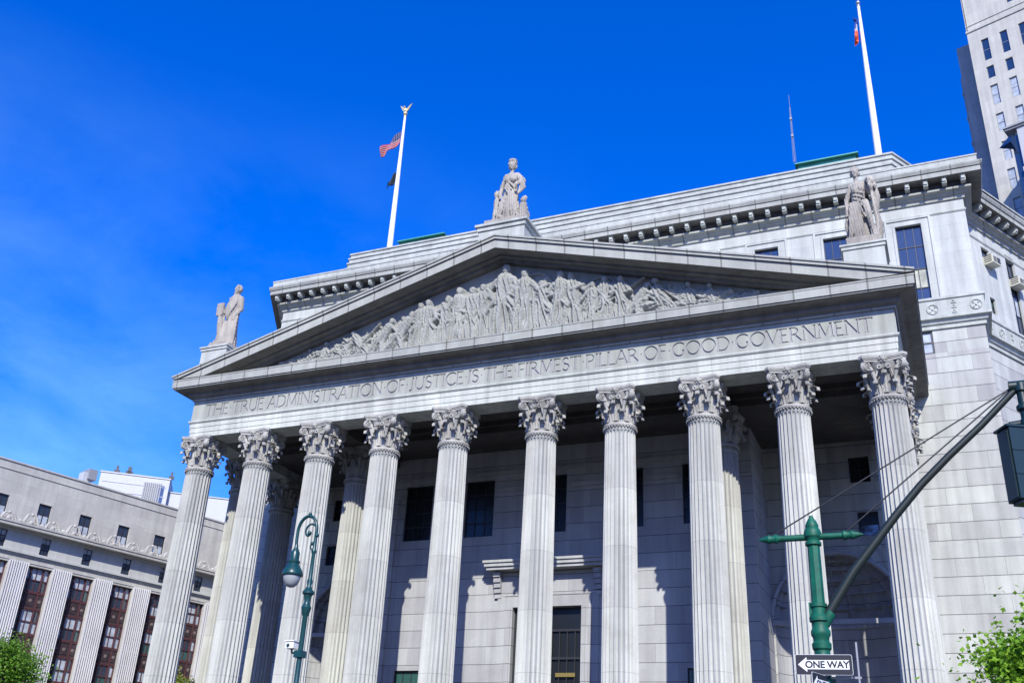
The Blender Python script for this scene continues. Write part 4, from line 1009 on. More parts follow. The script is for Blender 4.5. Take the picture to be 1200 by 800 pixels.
# ================================================================== FLAGPOLES, FLAGS, ANTENNA
def flagpole(x, y, z0, z1, label, eagle):
    t = empty('flagpole', (x, y, z0), label, 'flagpole', 'flagpoles on the courthouse roof')
    p = MB(); p.tube([(x, y, z0), (x, y, z0+(z1-z0)*.5), (x, y, z1)], [.27, .21, .10], 16); p.build('pole', M['white'], t, smooth=False, autosmooth=40)
    p = MB(); p.lathe((x, y, z1), [(.13, -.05), (.13, .05), (.07, .12), (.07, .2)], 12)
    if eagle:
        p.ball((x, y, z1+.38), .2, 10); p.ball((x, y-.05, z1+.72), .16, 10, sc=(.8, 1, 1.5)); p.ball((x-.06, y-.18, z1+1.0), .09, 8)
        for s in (-1, 1):
            p.add([(x+s*.06, y, z1+.6), (x+s*.30, y-.02, z1+.75), (x+s*.62, y, z1+1.40), (x+s*.36, y, z1+1.22), (x+s*.10, y, z1+.95),
                   (x+s*.06, y+.07, z1+.6), (x+s*.30, y+.07, z1+.75), (x+s*.62, y+.05, z1+1.40), (x+s*.36, y+.06, z1+1.22), (x+s*.10, y+.07, z1+.95)],
                  [(0,1,2,3,4),(9,8,7,6,5),(0,5,6,1),(1,6,7,2),(2,7,8,3),(3,8,9,4),(4,9,5,0)])
        p.build('finial', M['gold'], t, autosmooth=40)
    else:
        p.ball((x, y, z1+.3), .17, 10); p.build('finial', M['steel'], t, autosmooth=60)
    return t
flagpole(-19.3, 18, 41.4, 58.4, 'white flagpole topped by an eagle, flying the striped flag', True)
flagpole(19.62, 18, 41.4, 58.5, 'tall white flagpole at the right, rising behind the roof edge', False)
def flagmat(kind):
    mt, nt, b = newmat(kind); L = nt.links.new; N = nt.nodes.new
    b.inputs['Roughness'].default_value = .8
    uv = N('ShaderNodeUVMap'); uv.uv_map = 'UVMap'; s = N('ShaderNodeSeparateXYZ'); L(uv.outputs[0], s.inputs[0])
    def math_(op, a, c):
        q = N('ShaderNodeMath'); q.operation = op
        for i, v in enumerate((a, c)):
            if isinstance(v, (int, float)): q.inputs[i].default_value = v
            else: L(v, q.inputs[i])
        return q.outputs[0]
    def mix(f, a, c):
        q = N('ShaderNodeMixRGB'); L(f, q.inputs[0])
        for i, v in ((1, a), (2, c)):
            if isinstance(v, tuple): q.inputs[i].default_value = (*v, 1)
            else: L(v, q.inputs[i])
        return q.outputs[0]
    if kind == 'stripes and stars':
        st_ = math_('GREATER_THAN', math_('MODULO', math_('MULTIPLY', s.outputs[1], 6.5), 1.0), .6)
        c = mix(st_, (.33, .004, .010), (.30, .30, .33))
        can = math_('MULTIPLY', math_('LESS_THAN', s.outputs[0], .4), math_('GREATER_THAN', s.outputs[1], .46))
        vo = N('ShaderNodeTexVoronoi'); vo.inputs['Scale'].default_value = 14; vo.inputs['Randomness'].default_value = 0; L(uv.outputs[0], vo.inputs['Vector'])
        cc = mix(math_('LESS_THAN', vo.outputs['Distance'], .25), (.008, .012, .07), (.25, .25, .3)); c = mix(can, c, cc)
    else:
        c = mix(math_('GREATER_THAN', s.outputs[0], .33), (.02, .05, .25), (.75, .75, .76)); c = mix(math_('GREATER_THAN', s.outputs[0], .5), c, (.75, .10, .03))
    L(c, b.inputs['Base Color']); return mt
def cloth(name, fn, mat, origin, nu=26, nv=16):
    """cloth sheet with a little thickness; fn(u,v) -> offset from origin"""
    vs_ = [fn(i/(nu-1), j/(nv-1)) for j in range(nv) for i in range(nu)]
    fs = [(j*nu+i, j*nu+i+1, (j+1)*nu+i+1, (j+1)*nu+i) for j in range(nv-1) for i in range(nu-1)]
    me = bpy.data.meshes.new(name); me.from_pydata(vs_, [], fs); me.materials.append(mat)
    lay = me.uv_layers.new(name='UVMap')
    for l in me.loops: i = l.vertex_index % nu; j = l.vertex_index//nu; lay.data[l.index].uv = (i/(nu-1), j/(nv-1))
    me.polygons.foreach_set('use_smooth', [True]*len(me.polygons))
    o = bpy.data.objects.new(name, me); C.objects.link(o); o.location = origin
    s_ = o.modifiers.new('t', 'SOLIDIFY'); s_.thickness = .02
    return o
def f1(u, v):
    droop = -1.15*u**1.1; x = -1.75*u; y = .28*math.sin(u*9+v*2.2)*u**.5; z = 1.35*v*(1-.35*u)+droop+.10*math.sin(u*8+1)
    return (x, y-.2*u, z)
o = cloth('flag', f1, flagmat('stripes and stars'), (-19.47, 17.95, 55.4)); tag(o, 'red and white striped flag with blue canton, blowing left of its pole', 'flag')
def f2(u, v): return (-.15-.85*u+.3*v*u, .2*math.sin(u*8+v*3), -.55*u+.95*v*(1-.4*u)+.25*u*math.sin(v*4)+.1*math.cos(u*7))
o = cloth('flag', f2, plain('black flag cloth', (.01, .02, .03), .8), (-19.4, 17.95, 51.35), 18, 12); tag(o, 'small black flag hanging limp halfway up the left flagpole', 'flag')
def f3(u, v): return (.16-.30*v-.2*(1-v)-.28*u*(1-v)+.10*math.sin(u*12+v*5), .22*math.sin(u*16), -2.9*u*(.8)-(1-v)*.5)
o = cloth('flag', f3, flagmat('blue white orange'), (19.4, 17.85, 57.4), 40, 12); tag(o, 'blue and orange flag hanging folded against the tall right flagpole', 'flag')
an = MB(); ax, ay = 13.78, 20.0
an.tube([(ax, ay, 46.9), (ax, ay, 53.2)], [.022, .012], 6)
for z in (49.2, 50.8): an.box(ax-.08, ax+.08, ay-.08, ay+.08, z, z+.22); 
for s in (-1, 1): an.tube([(ax+s*.10, ay, 46.9), (ax+s*.03, ay, 52)], .012, 5)
for i in range(16): z = 46.95+i*.3; an.tube([(ax-.1+.004*i, ay, z), (ax+.1-.004*i, ay, z+.28)], .009, 4)
o = an.build('antenna', M['greyframe'], None, origin=(ax, ay, 46.9)); tag(o, 'thin lattice radio antenna on the green copper roof', 'antenna')

# ================================================================== AIR CONDITIONERS
def acunit(F, u, z, w_, h_, d_, label):
    t = empty('air_conditioner', F.at(u, z, .1), label, 'air conditioner', 'window air conditioners')
    m_ = MB(); F.box(m_, u, u+w_, z, z+h_, -.1, d_); m_.build('casing', M['acbody'], t)
    m_ = MB()
    for i in range(5): F.box(m_, u+.06, u+w_*.45, z+.08+i*(h_-.16)/5, z+.08+(i+.5)*(h_-.16)/5, d_+.001, d_+.012)
    F.box(m_, u+w_*.52, u+w_-.06, z+.08, z+h_-.08, d_+.001, d_+.012)
    for i in range(4): F.box(m_, u-.012, u-.001, z+.1+i*.13, z+.16+i*.13, .05, d_-.08)
    m_.build('grille', M['acgrille'], t)
acunit(hexR, 1.58, 33.62, .90, .56, .60, 'boxy cream air conditioner in the small upper window on the side wall')
acunit(hexR, 4.48, 33.2, .95, .52, .60, 'boxy cream air conditioner across the tall narrow window on the side wall')

# ================================================================== OFFICE BUILDING (left)
az = R(74.5); OP = (-58.0, 20.0)
FO = Face(OP, az)
off = empty('office_building', (OP[0], OP[1], 0), 'grey stone office block with fluted piers and dark window bays, left behind the columns', 'building')
U0, U1 = -30.0, 62.0; PITCH = 4.25; bays = [4.15+PITCH*i for i in range(-7, 13)]
w_ = MB()
holes = [(c-1.2, c+1.2, 2.0, 20.9) for c in bays]
FO.wall(w_, U0, U1, 0, 21.6, holes, .6); w_.build('wall', M['office'], off)
w_ = MB(); FO.wall(w_, U0, U1, 22.0, 24.0, [(c-.46, c+.46, 22.05, 23.6) for c in bays], .35, d=0); w_.build('frieze_wall', M['office_pale'], off)
w_ = MB(); FO.wall(w_, U0, U1, 24.0, 29.55, [(c-.64, c+.64, 25.25, 27.2) for c in bays], .3, d=-2.0)
FO.box(w_, U0, U1, 29.55, 29.62, -4, -1.93); FO.box(w_, U0, U1, 29.62, 30.35, -4, -2.05); FO.box(w_, U0, U1, 30.35, 30.5, -4, -1.95)
w_.add([FO.at(U1, 0, 0), FO.at(U1, 0, -30), FO.at(U1, 30.4, -30), FO.at(U1, 30.4, -2.1), FO.at(U1, 24, -2.1), FO.at(U1, 24, 0)], [(0, 1, 2, 3, 4, 5)])
w_.add([FO.at(U0, 30.4, -4), FO.at(U1, 30.4, -4), FO.at(U1, 30.4, -30), FO.at(U0, 30.4, -30)], [(0, 1, 2, 3)])
w_.build('attic_wall', M['office'], off)
cM = MB()
FO.box(cM, U0, U1, 21.6, 21.75, -.3, .12); FO.box(cM, U0, U1, 21.752, 21.92, -.3, .28); FO.box(cM, U0, U1, 21.922, 22.0, -.3, .2); FO.box(cM, U0, U1, 21.1, 21.18, -.3, .06)
cM.build('string_course', M['office_pale'], off)
cM = MB(); FO.box(cM, U0, U1, 23.72, 23.86, -.3, .35); FO.box(cM, U0, U1, 23.862, 24.12, -2.1, 1.0); FO.box(cM, U0, U1, 24.122, 24.3, -2.1, 1.08); cM.build('cornice', M['office'], off)
# crest of scrolls along the cornice
cs = MB(); u = U0+.3; rs = random.Random(3)
for b_i, c in enumerate([q for b in bays for q in (b, b+PITCH/2)]):
    isw = b_i % 2 == 0
    hh = .75 if isw else 1.0
    for s in (-1, 1):
        P = [FO.at(c+s*(.75-.5*t), 24.3+hh*math.sin(PI*t*.5)+.0, .45) for t in [i/6 for i in range(7)]]
        cs.tube(P, [.16, .15, .13, .12, .10, .09, .07], 6)
        P = [FO.at(c+s*(.32+.16*math.cos(a)), 24.55+.18*math.sin(a), .5) for a in [i*.7 for i in range(9)]]; cs.tube(P, .05, 5)
    cs.ball(FO.at(c, 24.3+hh, .45), .17, 8); cs.ball(FO.at(c, 24.55, .5), .2, 8)
    cs.ball(FO.at(c+PITCH/4, 24.48, .55), .22, 8); FO.box(cs, c+PITCH/4-.2, c+PITCH/4+.2, 24.3, 24.5, .3, .75)
cs.build('cornice_cresting', M['office'], off)
# fluted piers
for i in range(len(bays)+1):
    c = bays[0]-PITCH/2+PITCH*i; p_ = MB(); w0 = .88
    n = 8; pts = []
    for k in range(n):
        for (t, d) in ((.0, .35), (.22, .35), (.34, .26), (.66, .23), (.88, .26)): pts.append((c-w0+2*w0*(k+t)/n, d))
    pts.append((c+w0, .35)); pts = [(c-w0, 0)]+pts+[(c+w0, 0)]
    m_ = len(pts); p_.add([FO.at(a, 1.5, d) for a, d in pts]+[FO.at(a, 21.05, d) for a, d in pts], [tuple(range(m_)), tuple(range(2*m_-1, m_-1, -1))]+[(k, (k+1) % m_, (k+1) % m_+m_, k+m_) for k in range(m_)])
    p_.build('pilaster', M['office_rib'], off, recalc=True)
# window bays
def office_window(h_, seed):
    fr = MB(); t = .09; W_ = 2.4
    fr.box(0, t, .3, .5, 0, h_); fr.box(W_-t, W_, .3, .5, 0, h_); fr.box(t, W_-t, .32, .5, 0, t*1.3); fr.box(t, W_-t, .32, .5, h_-t, h_)
    for x in (.62, 1.78): fr.box(x-.06, x+.06, .28, .5, t, h_-t)
    fr.box(t, W_-t, .34, .48, h_*.5-.04, h_*.5+.04)
    for x in (1.2,): fr.box(x-.02, x+.02, .38, .48, t, h_-t)
    o = fr.build('window', M['redframe'], None); o.parent = off
    pn = MB(); rs = random.Random(seed)
    for (a, b) in ((t, .56), (.68, 1.72), (1.84, W_-t)):
        for (c0, c1) in ((t, h_*.5-.03), (h_*.5+.03, h_-t)): pn.add([(a, .46, c0), (b, .46, c0), (b, .46+rs.uniform(-.01, .01), c1), (a, .46, c1)], [(0, 1, 2, 3)], rs.choice([0, 0, 0, 1, 1, 2]))
    q = pn.build('pane', [M['glass'], M['blind'], M['glass_green']], None); q.parent = o
    return o
def office_spandrel():
    s_ = MB(); s_.box(0, 2.4, .36, .5, 0, 1.45); s_.box(0, 2.4, .30, .37, 0, .1, 1); s_.box(0, 2.4, .30, .37, 1.35, 1.45, 1)
    for x in (.35, 1.2, 2.05):
        s_.box(x-.26, x+.26, .32, .37, .30, 1.15, 0)
        n = 10
        for i in range(6): a = i*PI/3; s_.ball((x+.11*math.cos(a), .31, .72+.11*math.sin(a)), .07, 6, 2)
        s_.ball((x, .29, .72), .07, 6, 2)
    for x in (.62, 1.78): s_.box(x-.06, x+.06, .28, .37, 0, 1.45, 1)
    o = s_.build('spandrel', [M['spandrel'], M['redframe'], plain('dull bronze rosette', (.16, .13, .12), .5)], None); o.parent = off; return o
ows = [office_window(2.2, s_) for s_ in range(1, 12)]; osp = office_spandrel(); random.seed(8)
vis = [c for c in bays if -6 < c < 30]
for c in vis:
    for f_ in range(5):
        ztop = 20.9-f_*3.68; place(random.choice(ows), FO, c-1.2, ztop-2.2)
        place(osp, FO, c-1.2, ztop-2.2-1.47)
fw = make_window('window', .92, 1.55, 2, 3, M['darkframe'], [M['glass'], M['glass'], M['blind']], .06, parent=off)
aw = make_window('window', 1.28, 1.95, 2, 2, M['darkframe'], [M['blind'], M['glass']], .09, parent=off, sill=M['office'])
aF = Face(FO.at(0, 0, -2.0)[:2], az)
for c in vis: place(fw, FO, c-.46, 22.05); place(aw, aF, c-.64, 25.25)
bk = MB(); FO.box(bk, U0, U1, 1, 29, -3.2, -3.0); FO.box(bk, U0, U1, 2.0, 21, -.62, -.6); bk.build('dark_interior', M['black'], off)
rb_ = MB()
# small things on its roof
c0 = Vector((-121, 83.5, 0)); 
def at_dist(px, py, dist):
    d = rt*((px-600)/1171.0)+up*((400-py)/1171.0)+fw_*1.0; d = d.normalized(); h = math.hypot(d.x, d.y); return Vector(CAM)+d*(dist/h)
fw_ = Vector((-math.sin(yaw)*math.cos(pitch), math.cos(yaw)*math.cos(pitch), math.sin(pitch)))
FB = Face((-88, 74), R(38))
def onface(F, px, py):
    d = rt*((px-600)/1171.0)+up*((400-py)/1171.0)+fw_; n3 = Vector((F.n.x, F.n.y, 0)); P0 = Vector((F.p.x, F.p.y, 0))
    t = (P0-Vector(CAM)).dot(n3)/d.dot(n3); q = Vector(CAM)+d*t; return (Vector((q.x, q.y))-F.p).dot(F.t), q.z
# white building farther back
wa, za = onface(FB, 119, 551); wb, zb_ = onface(FB, 262, 588)
ub = wb
wbld = empty('white_building', (FB.p.x, FB.p.y, 0), 'bright white modern building showing above the office block roof', 'building')
wm = onface(FB, 197, 575)[0]
m_ = MB(); FB.box(m_, wa, wm, 0, za-.2, -16, 0); FB.box(m_, wa-.1, wm+.1, za-.2, za, -16.1, .12)
for q_ in range(4): FB.box(m_, wa+.4, wm-.4, za-1.6-1.5*q_, za-1.52-1.5*q_, 0, .07)
m_.build('wall', M['whitewall'], wbld)
m_ = MB(); FB.box(m_, wm+.02, wb+14, 0, za-1.9, -15, -1.2); FB.box(m_, wm+.02, wb+14.1, za-1.9, za-1.75, -15.1, -1.05); m_.build('lower_wing', M['whitewall'], wbld)
u1, z1_ = onface(FB, 171, 558); u2, z2_ = onface(FB, 186, 590)
m_ = MB()
for i in range(9): FB.box(m_, u1+(u2-u1)*i/9, u1+(u2-u1)*(i+.62)/9, za-5.5, za-1.0, .0, .18)
m_.build('louvre_panel', M['greyframe'], wbld)
m_ = MB(); u3 = onface(FB, 187, 565)[0]; u4 = onface(FB, 194, 565)[0]; FB.box(m_, u3, u4, za-6.5, za-1.3, 0, .05); m_.build('window', M['glass'], wbld)
for px in (134, 148, 150, 200, 222):
    uu = onface(FB, px, 560)[0]; m_ = MB(); FB.box(m_, uu-.15, uu+.15, za-.2, za+1.4, -1.2, -.9); FB.box(m_, uu-.4, uu+.4, za+.2, za+.7, -1.25, -.85); m_.build('roof_vent', M['black'], wbld)
for px, dz in ((128, 0), (150, 0)):
    uu = onface(FB, px, 570)[0]; m_ = MB(); FB.box(m_, uu-.9, uu+.9, za-3.4, za-3.2, 0, .1); m_.build('ledge', M['greyframe'], wbld)
FR = Face(FO.at(0, 0, -6)[:2], az); ua, zz_ = onface(FR, 97, 566)
rh = empty('rooftop_box', FR.at(ua, 30.4, 0), 'small pale box with dark hood on the office roof parapet', 'vent')
m_ = MB(); FR.box(m_, ua-.1, ua+.75, 30.4, 32.7, -1, 0); m_.build('housing', M['whitewall'], rh)
m_ = MB(); FR.box(m_, ua+.3, ua+1.2, 32.0, 33.1, -1.1, .3); m_.build('hood', M['greyframe'], rh)

# ================================================================== TOWER (right)
TP = (32.31, 75.78); ta = R(-19.7); FT = Face(TP, ta)
tow = empty('courthouse_tower', (TP[0], TP[1], 0), 'tall beige stone tower with narrow blue windows, at the upper right', 'tower')
th_ = []
cols = [1.55, 3.95, 6.35, 8.75, 11.15, 13.55]; tz = [(96.6, 100.2), (93.55, 95.5), (89.2, 92.35), (84.9, 87.7), (80.4, 83.3), (76, 79), (71.6, 74.6), (67, 70)]
for c in cols:
    for a, b in tz: th_.append((c, c+.95, a, b))
w_ = MB(); FT.wall(w_, 0, 18, 0, 102.2, th_, .35); FT.wall(w_, .15, 18, 102.2, 125, [(5.6, 6.6, 104.6, 107), (7.2, 8.2, 104.6, 107)], .35, d=-.25)
FLs = Face(FT.at(0, 0, -18)[:2], ta+PI/2+PI)
w_.add([FT.at(0, 0, 0), FT.at(0, 0, -18), FT.at(0, 125, -18), FT.at(0.15, 125, -.25), FT.at(0, 102.2, 0)], [(0, 1, 2, 3, 4)])
w_.add([FT.at(0, 125, -.25), FT.at(18, 125, -.25), FT.at(18, 125, -18), FT.at(0, 125, -18)], [(0, 1, 2, 3)])
w_.add([FT.at(18, 0, 0), FT.at(18, 0, -18), FT.at(18, 125, -18), FT.at(18, 125, 0)], [(0, 1, 2, 3)])
w_.build('wall', M['tower'], tow)
w_ = MB(); FT.box(w_, -.08, 18.1, 102.2, 102.5, -.3, .14); FT.box(w_, 0, 18, 103.5, 103.62, -.3, -.16); w_.build('string_course', M['tower'], tow)
w_ = MB(); FT.box(w_, -2.5, .05, 0, 103.2, -16, -3.2); FT.box(w_, -2.9, .05, 0, 98.6, -15, -4.0)
for q_ in range(9): FT.box(w_, -3.0, .04, 62+q_*4.2, 62.5+q_*4.2, -15.2, -3.9)
for q_ in range(9): FT.box(w_, -2.0, -.9, 63.4+q_*4.2, 65.4+q_*4.2, -3.4, -3.17)
w_.build('side_wing', M['tower_dark'], tow)
for k_, (a, b) in enumerate(((96.6, 100.2), (93.55, 95.5), (89.2, 92.35), (84.9, 87.7), (80.4, 83.3), (76, 79), (71.6, 74.6), (67, 70))):
    h_ = b-a; pr_ = make_window('window', .95, h_, 1, 2 if h_ > 2.2 else 1, M['greyframe'], [M['glass_blue'], M['glass_blue']] if k_ < 2 else [M['blind'], M['blind']], .06, parent=tow)
    for c in cols: place(pr_, FT, c, a)
pr_ = make_window('window', 1.0, 2.4, 1, 2, M['darkframe'], M['glass'], .06, parent=tow); FT2 = Face(FT.at(0, 0, -.25)[:2], ta)
for u_ in (5.6, 7.2): place(pr_, FT2, u_, 104.6)
bk = MB(); FT.box(bk, .2, 17.8, 1, 124, -.9, -.6); bk.build('dark_interior', M['black'], tow)
# nearer wing of the tower block with cornice, white piers and blue glazing
FN = Face(FT.at(0, 0, 9)[:2], ta)
def nf(px, py): return onface(FN, px, py)
nw = empty('glazed_pavilion', FN.at(nf(1185, 200)[0], 0, 0), 'narrow stone block with white piers and blue glass before the tower, at the right edge', 'building')
ua, zc = nf(1181, 150); ud, zd = nf(1184, 250)
m_ = MB(); FN.box(m_, ua+.5, ua+9, 0, zc-.5, -8, -.6); m_.build('wall', M['tower'], nw)
m_ = MB(); FN.box(m_, ua-.35, ua+9.3, zc-.5, zc-.25, -8, .25); FN.box(m_, ua-.5, ua+9.4, zc-.248, zc+.0, -8.1, .42); m_.build('cornice', M['tower_dark'], nw)
m_ = MB(); FN.box(m_, ua+.05, ua+9, 0, zc-1.2, -.6, -.3); m_.build('glazing', M['glass_blue'], nw)
for i in range(4):
    m_ = MB(); FN.box(m_, ua+.9+i*2.2, ua+1.75+i*2.2, zc-6.0, zc-.5, -.3, .05); FN.box(m_, ua+.75+i*2.2, ua+1.9+i*2.2, zc-6.6, zc-6.0, -.3, .16); m_.build('pier', M['whitewall'], nw)
m_ = MB(); zq = nf(1175, 172)[1]
P = [FN.at(ua+.3, zq+1.6, -.2), FN.at(ua-1.3, zq-.2, .2), FN.at(ua+.3, zq-.6, 1.3), FN.at(ua+.3, zq-.8, -.3)]; m_.add(P, [(0, 1, 2), (0, 2, 3), (0, 3, 1), (1, 3, 2)]); m_.build('awning', M['glass_blue'], nw)

# ================================================================== BLOCKS ACROSS THE SQUARE (unseen behind the viewer; added to cut low sky fill and for window reflections)
for (cx_, y_, w2, h2, dsc) in ((-70, -150, 55, 46, 'added brown brick block across the square, unseen behind the viewer on the left'), (5, -165, 60, 58, 'added brown brick block across the square, unseen directly behind the viewer'), (88, -175, 60, 44, 'added brown brick block across the square, unseen behind the viewer on the right')):
    ob = empty('added_block', (cx_, y_, 0), dsc, 'building', 'added blocks across the square')
    FK = Face((cx_+w2/2, y_), PI); hs_ = [(3+4*i, 5+4*i, 4+3.8*j, 6.2+3.8*j) for i in range(int((w2-4)/4)) for j in range(int((h2-6)/3.8))]
    m_ = MB(); FK.wall(m_, 0, w2, 0, h2, hs_, .4); m_.build('wall', M['brick'], ob)
    m_ = MB(); FK.box(m_, 0, w2, 0, h2, -18, -.45); m_.build('glazing', M['glass'], ob)
    m_ = MB(); FK.box(m_, -.5, w2+.5, h2, h2+1.2, -18, .6); m_.build('cornice', M['brick'], ob)

# ================================================================== STREET LAMP
lx, ly = 3.62, -19.8
lamp = empty('street_lamp', (lx, ly, 0), 'dark teal bishop crook street lamp standing in front of the third column', 'street lamp')
p = MB()
p.lathe((lx, ly, 0), [(.34, 0), (.34, .25), (.28, .3), (.26, .9), (.2, 1.1), (.13, 1.25), (.10, 1.4), (.095, 4.0), (.13, 4.05), (.13, 4.2), (.09, 4.28), (.085, 6.55), (.12, 6.62), (.15, 6.72), (.17, 6.80), (.12, 6.88), (.095, 6.95), (.13, 7.1), (.15, 7.15), (.20, 7.18), (.20, 7.24), (.13, 7.30), (.075, 7.4), (.10, 7.52), (.07, 7.62), (.062, 8.3), (.095, 8.38), (.065, 8.46), (.06, 8.72)], 16)
p.v = [(lx+(a-lx)*.84, ly+(b-ly)*.84, c) for a, b, c in p.v]; p.build('pole', M['teal'], lamp, autosmooth=35)
p = MB(); ac = (lx-.32, 8.95); 
P = [(lx, ly, 8.55)]+[(lx-.36+.36*math.cos(a), ly, 8.98+.46*math.sin(a)) for a in [PI*i/16 for i in range(0, 17)]]+[(lx-.72, ly, 8.75), (lx-.70, ly, 8.5)]
P = [(q[0], q[1], q[2]) for q in P]
p.tube(P, .05, 8)
P = [(lx-.02, ly, 8.72)]+[(lx-.26+(.30-.045*t)*math.cos(-.2+t), ly, 8.95+(.33-.05*t)*math.sin(-.2+t)) for t in [i*.35 for i in range(16)]]
p.tube(P, .032, 6); p.ball((lx-.26, ly, 8.93), .07, 8); p.ball((lx-.33, ly, 9.5), .06, 8); p.ball((lx+.03, ly, 8.85), .07, 8); p.ball((lx-.1, ly, 8.62), .06, 8)
p.tube([(lx-.05, ly, 8.4), (lx-.16, ly, 8.5), (lx-.14, ly, 8.62), (lx-.05, ly, 8.6)], .025, 6)
p.v = [(lx+(a-lx)*.9, b, c) for a, b, c in p.v]; p.build('crook_arm', M['teal'], lamp, autosmooth=50)
p = MB(); hx_, hz = lx-.63, 7.72
p.lathe((hx_, ly, hz), [(.30, 0), (.31, .03), (.29, .10), (.25, .18), (.19, .27), (.15, .34), (.17, .37), (.17, .42), (.13, .45), (.13, .66), (.10, .72), (.06, .80), (.05, .9)], 20); p.build('lamp_shade', M['teal'], lamp, autosmooth=35)
p = MB(); p.lathe((hx_, ly, hz), [(.02, -.34), (.10, -.32), (.18, -.25), (.23, -.14), (.25, -.04), (.25, -.002)], 20); p.build('lamp_globe', M['lampglass'], lamp, smooth=True)
cmq = at_dist(346, 757, 29.0); cz = cmq.z
cam_t = empty('security_camera', (lx-.1, ly, cz), 'small white camera box clamped to the teal street lamp pole', 'camera')
p = MB(); p.box(lx-.42, lx-.16, ly-.14, ly+.12, cz-.04, cz+.14); p.box(lx-.45, lx-.14, ly-.17, ly+.14, cz+.142, cz+.17); p.build('housing', M['white'], cam_t)
p = MB(); p.tube([(lx-.30, ly, cz-.05), (lx-.28, ly, cz-.14), (lx-.08, ly, cz-.18)], .03, 8); p.box(lx-.13, lx+.12, ly-.12, ly+.12, cz-.28, cz-.10); p.ball((lx-.33, ly-.15, cz+.04), .05, 8); p.build('bracket', M['teal'], cam_t)

# ================================================================== TRAFFIC POLE, SIGNS, SIGNAL
tx, ty = 18.38, -27.7
tp = empty('traffic_pole', (tx, ty, 0), 'bright green traffic pole with crossbar and long diagonal arm', 'pole')
p = MB(); p.lathe((tx, ty, 0), [(.3, 0), (.3, .5), (.17, .7), (.11, .8), (.102, 4.6), (.094, 5.72)], 8); p.build('pole', M['green'], tp)
p = MB()
p.lathe((tx, ty, 3.98), [(.125, 0), (.165, .02), (.165, .07), (.14, .10), (.14, .17), (.17, .20), (.175, .27), (.14, .31), (.145, .36), (.175, .4), (.175, .46), (.145, .5), (.15, .58), (.185, .60), (.185, .66), (.13, .7)], 16)
p.lathe((tx, ty, 4.62), [(.125, 0), (.155, .01), (.155, .06), (.13, .07), (.13, .16), (.155, .17), (.155, .22), (.12, .23)], 16); p.tube([(tx+.08, ty, 4.55), (tx+.22, ty, 4.72)], [.10, .095], 12); p.box(tx-.17, tx-.10, ty-.06, ty+.06, 4.62, 4.86)
p.v = [(tx+(a-tx)*.82, ty+(b-ty)*.82, c) for a, b, c in p.v]
p.build('collar', M['green'], tp, autosmooth=35)
p = MB(); p.lathe((tx, ty, 5.72), [(.115, 0), (.15, .02), (.15, .06), (.12, .08), (.13, .12), (.16, .15), (.165, .22), (.14, .27), (.12, .29), (.125, .33), (.09, .40), (.04, .46), (.035, .49)], 16); p.v = [(tx+(a-tx)*.82, ty+(b-ty)*.82, c) for a, b, c in p.v]; p.build('pole_cap', M['green'], tp, autosmooth=35)
p = MB(); bz = 5.87; p.tube([(tx-.70, ty, bz), (tx+.62, ty, bz)], .052, 12)
for s, L0 in ((-1, .70), (1, .62)):
    for k_, (a, r_) in enumerate(((-.16, .06), (-.13, .075), (-.06, .055), (-.02, .075), (.02, .06), (.08, .04), (.14, .02))): pass
    x_ = tx+s*L0
    p.tube([(x_-s*.18, ty, bz), (x_-s*.15, ty, bz), (x_-s*.08, ty, bz), (x_-s*.03, ty, bz), (x_, ty, bz), (x_+s*.05, ty, bz), (x_+s*.13, ty, bz)], [.055, .078, .055, .075, .06, .045, .012], 10)
p.build('crossbar', M['green'], tp, autosmooth=40)
ex, ez = 21.56, 7.98
p = MB(); P = [Vector((tx+.06, ty, 4.58))]
for (px_, py_) in ((980.6, 702), (1001, 668), (1026, 635), (1051, 602), (1079, 568), (1112, 534), (1150, 498)):
    d = rt*((px_-600)/1171.0)+up*((400-py_)/1171.0)+Vector((-math.sin(yaw)*math.cos(pitch), math.cos(yaw)*math.cos(pitch), math.sin(pitch))); t = (ty-CAM[1])/d.y; q = Vector(CAM)+d*t; P.append(Vector((q.x, ty, q.z)))
P.append(Vector((ex, ty, ez)))
p.tube(P, [.074-.022*i/8 for i in range(9)], 12); p.build('mast_arm', M['armpaint'], tp, smooth=False, autosmooth=50)
for xs_ in (tx-.62, tx+.50):
    p = MB(); p.tube([(xs_, ty, bz+.05), (ex-.04, ty, ez+.04)], .012, 6); p.build('guy_wire', M['black'], tp)
p = MB(); p.tube([(ex-.08, ty, ez+.05), (ex+.25, ty, ez+.05)], .09, 10); p.lathe((ex+.08, ty, ez-.62), [(.06, 0), (.10, .03), (.10, .10), (.07, .14), (.07, .24), (.11, .28), (.11, .34), (.07, .38), (.07, .55), (.1, .58), (.1, .7)], 12)
p.build('arm_bracket', M['signal'], tp, autosmooth=40)
# traffic signal, turned away to the right
sg = empty('traffic_signal', (ex+.02, ty, 6.2), 'dark green traffic signal hanging from the diagonal arm, cut by the right edge', 'traffic signal')
ang = R(28); ca, sa = math.cos(ang), math.sin(ang)
def rotp(mb, ox, oy): mb.v = [(ox+(x_-ox)*ca-(y_-oy)*sa, oy+(x_-ox)*sa+(y_-oy)*ca, z_) for x_, y_, z_ in mb.v]; return mb
sx0, sy0 = ex-.20, ty
p = MB()
for i in range(3): z_ = 6.23+i*.37; p.box(sx0-.08, sx0+.22, sy0-.17, sy0+.17, z_, z_+.36)
p.box(sx0-.10, sx0-.082, sy0-.13, sy0+.13, 6.25, 7.31); p.box(sx0-.12, sx0+.34, sy0-.19, sy0+.19, 7.335, 7.37); p.box(sx0-.04, sx0+.2, sy0-.12, sy0+.12, 6.18, 6.228)
rotp(p, sx0, sy0); p.build('housing', M['signal'], sg)
